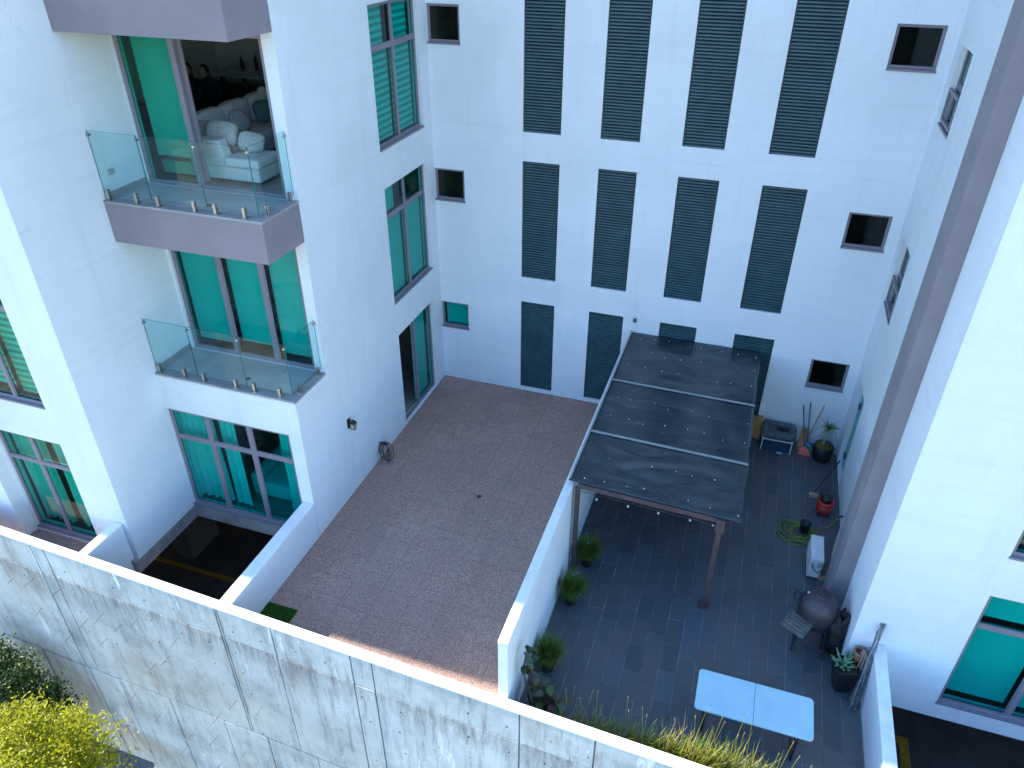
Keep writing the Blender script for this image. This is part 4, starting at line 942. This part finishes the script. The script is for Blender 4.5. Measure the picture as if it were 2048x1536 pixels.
# ------------------------------------------------------------------ kamado grill with cart
K = thing('kamado_grill', 'dark egg-shaped barbecue on a cart with slatted side shelf', 'grill', (9.18, -5.98, 0))
kx, ky = 9.2, -5.93
mb = MB(); mb.lathe((kx, ky, 0), [(.12, .42), (.22, .5), (.28, .65), (.3, .8), (.3, .86)], 28); body = mb.build('body', 'kamado', K, smooth=True)
mb = MB(); mb.lathe((kx, ky, 0), [(.3, .875), (.302, .93), (.285, 1.01), (.235, 1.09), (.15, 1.145), (.1, 1.16)], 28); lid = mb.build('lid', 'kamado', K, smooth=True)
mb = MB(); mb.lathe((kx, ky, 0), [(.306, .83), (.312, .84), (.312, .862), (.306, .866)], 28); mb.lathe((kx, ky, 0), [(.306, .874), (.312, .878), (.312, .9), (.305, .905)], 28); mb.build('band', 'black_metal', body, smooth=True)
mb = MB(); mb.lathe((kx, ky, 0), [(.105, 1.15), (.11, 1.165), (.11, 1.185), (.095, 1.192)], 22); vent = mb.build('vent_cap', 'kamado', lid, smooth=True)
mb = MB()
for k in range(8):
    a = k * math.pi / 4; c, s = math.cos(a), math.sin(a)
    mb.add([(kx + c * .03 - s * .009, ky + s * .03 + c * .009, 1.1935), (kx + c * .085 - s * .015, ky + s * .085 + c * .015, 1.1935), (kx + c * .085 + s * .015, ky + s * .085 - c * .015, 1.1935), (kx + c * .03 + s * .009, ky + s * .03 - c * .009, 1.1935)], [(0, 3, 2, 1)])
mb.build('vent_slots', 'black_plastic', lid)
mb = MB(); mb.lathe((kx - .19, ky + .04, 1.105), [(.03, 0), (.028, .02), (.02, .026)], 14); mb.build('thermometer', 'steel_clamp', lid)
mb = MB(); mb.tube([(kx - .27, ky + .1, .99), (kx - .37, ky + .12, 1.03), (kx - .4, ky - .02, 1.03), (kx - .37, ky - .13, 1.01), (kx - .28, ky - .1, .98)], .017, 8); mb.build('lid_handle', 'black_metal', lid)
mb = MB(); mb.box(kx + .18, kx + .3, ky - .1, ky + .02, .78, .96); mb.build('lid_hinge', 'black_metal', body)
for k in range(5):
    mb = MB(); a = R(30); c, s = math.cos(a), math.sin(a); o = -.16 + .08 * k
    bx, by = 8.9 + o * s * .9, -6.28 + o * c
    mb.add([(bx - .2 * c - .032 * s, by + .2 * s - .032 * c, .72), (bx + .2 * c - .032 * s, by - .2 * s - .032 * c, .72), (bx + .2 * c + .032 * s, by - .2 * s + .032 * c, .72), (bx - .2 * c + .032 * s, by + .2 * s + .032 * c, .72)] +
           [(bx - .2 * c - .032 * s, by + .2 * s - .032 * c, .745), (bx + .2 * c - .032 * s, by - .2 * s - .032 * c, .745), (bx + .2 * c + .032 * s, by - .2 * s + .032 * c, .745), (bx - .2 * c + .032 * s, by + .2 * s + .032 * c, .745)],
           [(0, 3, 2, 1), (4, 5, 6, 7), (0, 1, 5, 4), (1, 2, 6, 5), (2, 3, 7, 6), (3, 0, 4, 7)]); mb.build('shelf_slat', 'wood_grey', K)
for (x, y) in ((8.95, -6.16), (9.43, -6.22), (9.4, -5.65), (8.97, -5.68)):
    mb = MB(); mb.tube([(x, y, .09), (kx + (x - kx) * .75, ky + (y - ky) * .75, .62)], .016, 8); lg = mb.build('leg', 'black_metal', K)
    mb = MB(); mb.tube([(x - .012, y, .045), (x + .012, y, .045)], .045, 12); mb.build('caster', 'black_plastic', lg)
mb = MB(); mb.tube([(8.95, -6.16, .2), (9.43, -6.22, .2)], .012, 6); mb.tube([(8.97, -5.68, .2), (9.4, -5.65, .2)], .012, 6); mb.tube([(8.95, -6.16, .2), (8.97, -5.68, .2)], .012, 6); mb.tube([(9.43, -6.22, .2), (9.4, -5.65, .2)], .012, 6)
mb.build('cart_frame', 'black_metal', K)
mb = MB(); mb.lathe((kx, ky, 0), [(.3, .6), (.305, .615), (.3, .63)], 24); mb.build('cradle_ring', 'black_metal', K)
mb = MB(); mb.tube([(9.0, -6.1, .6), (8.78, -6.3, .72)], .012, 6); mb.build('shelf_bracket', 'black_metal', K)
mb = MB(); mb.ell((9.58, -5.95, .4), (.2, .26, .48), 30, 20, amp=.45, seed=4, fr=2.6)
mb.v = [(min(x, 9.69), y, max(z, .004)) for x, y, z in mb.v]
tag(mb.build('grill_cover', 'cover_fabric', loc=(9.58, -5.95, 0), smooth=True), 'crumpled black cover slumped between the barbecue and the white wall', 'cover')

# ------------------------------------------------------------------ air conditioner and service things
A = thing('air_conditioner', 'white outdoor air conditioning unit standing by the grey column', 'air conditioner', (9.28, -4.08, 0))
mb = MB(); mb.box(9.17, 9.4, -4.42, -3.76, .06, .52); case = mb.build('case', 'ac_white', A, bevel=.012)
mb = MB(); mb.lathe((0, 0, 0), [(.17, 0), (.18, .008), (.16, .014)], 24)
mb.v = [(9.168 - z, -3.98 + x, .29 + y) for x, y, z in mb.v]; mb.build('fan_ring', 'ac_white', case, smooth=True)
mb = MB()
for k in range(6): mb.box(9.158, 9.166, -4.13, -3.83, .16 + .05 * k, .175 + .05 * k)
mb.build('fan_grille', 'pipe_grey', case)
mb = MB()
for k in range(4): mb.box(9.2 + .05 * k, 9.225 + .05 * k, -4.35, -3.82, .521, .526)
mb.build('top_rib', 'ac_white', case)
mb = MB(); mb.box(9.3, 9.385, -4.432, -4.421, .33, .46); mb.build('service_panel', 'pipe_grey', case)
mb = MB(); mb.tube([(9.2, -4.43, .42), (9.24, -4.5, .34), (9.33, -4.5, .27), (9.38, -4.46, .3)], .01, 6); mb.build('cable', 'black_plastic', A)
for y in (-4.3, -3.88): mb = MB(); mb.box(9.19, 9.38, y - .03, y + .03, .0, .058); mb.build('foot', 'black_plastic', A)
for k in range(2):
    mb = MB(); mb.tube([(9.36, -4.44, .12 + .06 * k), (9.42, -4.5, .12 + .06 * k), (9.52, -4.45, .16 + .06 * k), (9.6, -4.2, .2)], .014, 6); mb.build('copper_pipe', 'copper', A)
mb = MB(); mb.tube([(9.6, -4.25, .2), (9.62, -3.9, .28), (9.68, -3.6, .3)], .03, 8); mb.build('insulated_pipe', 'pipe_foam', A)
mb = MB(); mb.tube([(9.66, -3.65, .3), (9.8, -3.0, .5)], .02, 8); mb.build('conduit', 'pipe_grey', A)
H = thing('garden_hose', 'yellow-green garden hose coiled on the dark tiles', 'hose', (8.98, -3.2, 0))
random.seed(9); path = []
for k in range(230):
    a = k * .19; q = k / 230; rx = .17 + .16 * (.5 + .5 * math.sin(a * .13 + 1)) ; cx = 9.02 - .1 * math.sin(q * 5); cy = -3.22 - .06 * math.cos(q * 7)
    path.append((cx + rx * 1.05 * math.cos(a), cy + rx * math.sin(a), .012 + .05 * q + .01 * math.sin(k)))
path += [(9.35, -3.0, .03), (9.5, -2.98, .02), (9.62, -2.86, .06), (9.7, -2.8, .18), (9.82, -2.78, .3)]
mb = MB(); mb.tube(path, .0105, 6); mb.build('hose', 'hose_green', H, smooth=True)
mb = MB(); mb.tube([(9.83, -2.78, .3), (9.77, -2.78, .3), (9.75, -2.78, .26)], .014, 6); mb.build('tap', 'black_metal', H)
mb = MB(); mb.lathe((9.13, -3.14, .03), [(.085, 0), (.105, .2), (.11, .22), (.098, .22), (.085, .05)], 18)
tag(mb.build('plant_pot', 'black_plastic', loc=(9.13, -3.14, .03), smooth=True), 'empty black plastic pot standing in the coiled hose', 'pot')
V = thing('wet_dry_vacuum', 'black and red drum vacuum cleaner against the side wall', 'vacuum', (9.5, -2.45, 0))
mb = MB(); mb.lathe((9.5, -2.42, .05), [(.14, 0), (.155, .05), (.16, .22)], 20); mb.build('drum', 'rubber_red', V, smooth=True)
mb = MB(); mb.lathe((9.5, -2.42, .275), [(.17, 0), (.172, .03), (.15, .05), (.12, .05), (.115, .03)], 22); mb.build('rim', 'rubber_red', V, smooth=True)
mb = MB(); mb.lathe((9.5, -2.38, .3), [(.11, 0), (.115, .06), (.08, .12), (.03, .13)], 18); mb.build('motor_head', 'black_plastic', V, smooth=True)
mb = MB(); mb.tube([(9.38, -2.36, .33), (9.38, -2.3, .5), (9.62, -2.3, .5), (9.62, -2.36, .33)], .014, 6); mb.build('handle', 'black_plastic', V)
for a in range(4): mb = MB(); mb.ell((9.5 + .14 * math.cos(a * 1.57 + .8), -2.42 + .14 * math.sin(a * 1.57 + .8), .03), (.028, .028, .028), 8, 6); mb.build('caster', 'black_plastic', V)
Q = thing('deck_brush', 'brush with pale wooden head and long black handle lying against the side wall', 'brush', (9.35, -1.9, 0))
mb = MB(); mb.tube([(9.33, -1.87, .05), (9.79, -1.05, .42)], .013, 8); mb.build('handle', 'black_plastic', Q)
mb = MB(); mb.box(9.22, 9.4, -2.0, -1.9, .03, .07); mb.build('head', 'handle_wood', Q, bevel=.008)
mb = MB(); mb.box(9.23, 9.39, -1.99, -1.91, .0, .03); mb.build('bristles', 'fabric_cushion', Q)

# ------------------------------------------------------------------ back corner clutter
C = thing('wooden_cabinet', 'small varnished wooden cabinet half hidden behind the pergola', 'cabinet', (7.85, -.2, 0))
mb = MB(); mb.box(7.58, 8.1, -.3, -.02, .04, .53); mb.build('carcass', 'wood', C, bevel=.005)
for x in (7.6, 7.86): mb = MB(); mb.box(x, x + .235, -.316, -.301, .06, .51); d = mb.build('door', 'wood', C, bevel=.004); mb = MB(); mb.box(x + .1, x + .13, -.328, -.317, .4, .42); mb.build('knob', 'steel_clamp', d)
mb = MB(); mb.box(7.6, 8.08, -.28, -.04, 0, .04); mb.build('plinth', 'dark_leather', C)
N = thing('pet_bed_stand', 'white metal stand carrying the grey pet bed', 'stand', (8.48, -.35, 0))
for x in (8.16, 8.8):
    for y in (-.6, -.1): mb = MB(); mb.tube([(x, y, 0), (x, y, .3)], .013, 6); mb.build('leg', 'white_plastic', N)
mb = MB(); mb.box(8.14, 8.82, -.62, -.08, .3, .325); mb.build('frame', 'white_plastic', N)
D = thing('pet_bed', 'grey bolster pet bed raised on a stand against the back wall', 'pet bed', (8.48, -.35, .33))
mb = MB(); pth = []
for k in range(28):
    a = 2 * math.pi * k / 28; ca, sa = math.cos(a), math.sin(a)
    pth.append((8.48 + .31 * math.copysign(abs(ca) ** .45, ca), -.35 + .23 * math.copysign(abs(sa) ** .45, sa), .42 + .012 * math.sin(3 * a)))
mb.tube(pth + pth[:1], .088, 10, cap=False); mb.build('bolster', 'bed_grey', D, smooth=True)
mb = MB(); mb.ell((8.48, -.35, .37), (.3, .23, .05), 18, 8, power=.5); mb.build('pad', 'bed_pad', D, smooth=True)
mb = MB(); mb.ell((8.56, -.3, .43), (.12, .06, .035), 14, 8, amp=.5, seed=3, fr=3)
tag(mb.build('crumpled_cloth', 'cloth_dark', loc=(8.56, -.3, .42), smooth=True), 'small crumpled black cloth inside the pet bed', 'cloth')
mb = MB(); mb.add([(8.22, -.58, .005), (8.74, -.58, .005), (8.74, -.14, .005), (8.22, -.14, .005), (8.2, -.6, .24), (8.76, -.6, .24), (8.76, -.12, .24), (8.2, -.12, .24)], [(0, 3, 2, 1), (4, 5, 6, 7), (0, 1, 5, 4), (1, 2, 6, 5), (2, 3, 7, 6), (3, 0, 4, 7)])
tag(mb.build('storage_box', 'navy', loc=(8.48, -.36, 0), bevel=.01), 'navy blue storage box under the pet bed stand', 'box')
mb = MB(); mb.add([(8.5, -.655, .004), (8.62, -.67, .006), (8.64, -.625, .02), (8.53, -.61, .012)], [(0, 1, 2, 3)]); mb.add([(8.53, -.655, .012), (8.6, -.66, .02), (8.6, -.63, .03), (8.54, -.625, .024)], [(0, 1, 2, 3)])
o = mb.build('paper_scrap', 'paper_cyan', loc=(8.57, -.64, 0)); o.modifiers.new('t', 'SOLIDIFY').thickness = .003; tag(o, 'pale cyan scrap of paper on the tiles in front of the storage box', 'paper')
mb = MB(); c, s = math.cos(R(12)), math.sin(R(12))
mb.add([(8.94, -.36, 0), (9.07, -.34, 0), (9.07, -.32, .0), (8.94, -.34, 0), (8.97, -.13, .46), (9.1, -.11, .46), (9.1, -.09, .46), (8.97, -.11, .46)], [(0, 1, 2, 3), (4, 7, 6, 5), (0, 4, 5, 1), (1, 5, 6, 2), (2, 6, 7, 3), (3, 7, 4, 0)])
tag(mb.build('wooden_board', 'wood', loc=(9.0, -.33, 0), bevel=.006), 'small varnished board leaning on the back wall behind the brooms', 'board')
def broom(label, head, top, hmat, bmat, cap, w=.3):
    t = thing('broom', label, 'broom', (head[0], head[1], 0)); h, tp = Vector(head), Vector(top); d = (tp - h).normalized()
    mb = MB(); mb.tube([h + d * .12, tp], .012, 8); mb.build('handle', hmat, t)
    mb = MB(); mb.tube([tp - d * .12, tp + d * .004], .0135, 8); mb.build('grip', 'handle_dark', t)
    mb = MB(); a = h + d * .2
    for (z0, w0, t0, z1, w1, t1) in ((.13, .1, .018, .2, .03, .014),):
        vs = []
        for z, ww, tt in ((z0, w0 * 2, t0), (z1, w1, t1)):
            q = h + d * z; vs += [q + Vector((-ww / 2, -tt, 0)), q + Vector((ww / 2, -tt, 0)), q + Vector((ww / 2, tt, 0)), q + Vector((-ww / 2, tt, 0))]
        mb.add(vs, [(3, 2, 1, 0), (4, 5, 6, 7), (0, 1, 5, 4), (1, 2, 6, 5), (2, 3, 7, 6), (3, 0, 4, 7)])
    mb.build('head', cap, t)
    mb = MB()
    for k in range(60):
        q = random.uniform(-.5, .5); p0 = h + d * .135 + Vector((q * .19, random.uniform(-.016, .016), 0)); p1 = Vector((h.x + q * w, h.y + random.uniform(-.03, .03) - .02, .004 + random.uniform(0, .015)))
        mb.tube([p0, p1], [.006, .005], 4)
    mb.build('bristles', bmat, t)
    return t
broom('broom with red fan-shaped bristles and dark handle, nearest of the brooms', (9.12, -.52, .0), (8.9, -.04, 1.01), 'handle_dark', 'broom_red', 'broom_red')
broom('broom with blue cap and green bristles behind the red broom', (9.17, -.34, .0), (9.03, -.04, 1.12), 'handle_dark', 'broom_green', 'broom_blue', .26)
mb = MB(); mb.tube([(9.1, -.2, .005), (9.33, -.03, 1.1)], .013, 8); tag(mb.build('wooden_stick', 'handle_wood', loc=(9.1, -.2, 0)), 'plain wooden stick leaning right on the back wall behind the brooms', 'stick')
# bundle of poles by the right parapet
for k, (b0, t0, lab) in enumerate([((9.83, -7.1, .012), (10.03, -6.41, 1.33), 'longest grey pole of the bundle, with a frayed foot'), ((9.9, -6.98, .012), (10.07, -6.41, 1.34), 'grey pole of the bundle leaning furthest right at its top'),
                                   ((9.97, -6.95, .012), (10.05, -6.43, 1.3), 'grey pole of the bundle standing closest to the parapet'), ((9.92, -7.05, .012), (10.0, -6.45, 1.2), 'shorter grey pole in the front of the bundle'),
                                   ((9.86, -6.9, .012), (10.02, -6.44, 1.25), 'grey pole of the bundle touching the black planter')]):
    mb = MB(); mb.tube([b0, t0], .015, 8)
    mb.lathe((t0[0], t0[1], t0[2] - .005), [(.018, -.03), (.018, .004)], 8)
    if k == 0:
        for q in range(6): mb.tube([b0, (b0[0] - .05 + .02 * q, b0[1] - .06, .006)], .005, 4)
    tag(mb.build('pole', 'pole_grey', loc=(b0[0], b0[1], 0)), lab, 'pole', 'poles leaning on the right wing')

# ------------------------------------------------------------------ pebble terrace things
Ln = thing('wall_lantern', 'small black wall lantern with clear panes on the white side wall', 'lantern', (.08, -4.83, 1.6))
lx, ly, lz = .11, -4.83, 1.62
mb = MB(); mb.box(.0, .02, ly - .05, ly + .05, lz - .02, lz + .2); mb.tube([(.02, ly, lz + .15), (.07, ly, lz + .2), (lx, ly, lz + .18)], .01, 6); mb.build('bracket', 'black_metal', Ln)
mb = MB(); mb.lathe((lx, ly, lz), [(.085, .12), (.08, .13), (.03, .19), (.012, .2)], 4); mb.build('hood', 'black_metal', Ln)
mb = MB()
for sx in (-1, 1):
    for sy in (-1, 1): mb.tube([(lx + .052 * sx, ly + .052 * sy, lz + .12), (lx + .036 * sx, ly + .036 * sy, lz - .02)], .006, 5)
mb.box(lx - .04, lx + .04, ly - .04, ly + .04, lz - .03, lz - .02); mb.build('cage', 'black_metal', Ln)
mb = MB(); mb.lathe((lx, ly, lz), [(.048, -.018), (.068, .118)], 4); mb.build('lantern_glass', 'bulb', Ln)
Hs = thing('wall_hose', 'dark green and orange hose hanging in loops on the white side wall', 'hose', (.1, -3.72, 0))
random.seed(15)
for k in range(8):
    mb = MB(); w = .1 + .03 * (k % 4); bt = [.18, .15, .1, .06, .03, .012, .14, .08][k]; xo = .03 + .014 * k
    pts = []
    for q in range(21):
        a = 2 * math.pi * q / 20; zz = (.42 + bt) / 2 + (.42 - bt) / 2 * math.cos(a); pts.append((xo + .1 * (1 - math.cos(a)) * (k / 7), -3.72 + w * math.sin(a) + random.uniform(-.008, .008) - .04 * (1 - math.cos(a)) * (k / 7), zz))
    mb.tube(pts, .0095, 6); mb.build('loop', 'hose_orange' if k in (1, 6) else 'hose_dark', Hs, smooth=True)
mb = MB(); mb.tube([(0, -3.72, .43), (.16, -3.72, .43), (.17, -3.72, .46)], .012, 6); mb.build('hook', 'black_metal', Hs)
mb = MB()
random.seed(8)
for k in range(5200):
    x, y = random.uniform(.0, .6), random.uniform(-8.72, -8.14); mb.blade((x, y, .006), random.random() * 6.28, random.uniform(.015, .028), random.uniform(0, .012), .006, .1, 1)
mt = thing('turf_mat', 'small square of artificial grass in the corner of the pebble terrace', 'mat', (.3, -8.4, 0))
mb.build('pile', 'turf', mt)['kind'] = 'stuff'
mb = MB(); mb.box(-.0 + .003, .605, -8.725, -8.135, .001, .008); mb.build('backing', 'turf', mt)
mb = MB(); mb.lathe((2.58, -4.25, .001), [(.05, 0), (.05, .005), (.03, .006)], 16); tag(mb.build('floor_drain', 'black_metal', loc=(2.58, -4.25, 0)), 'small round floor drain in the middle of the pebble terrace', 'drain')
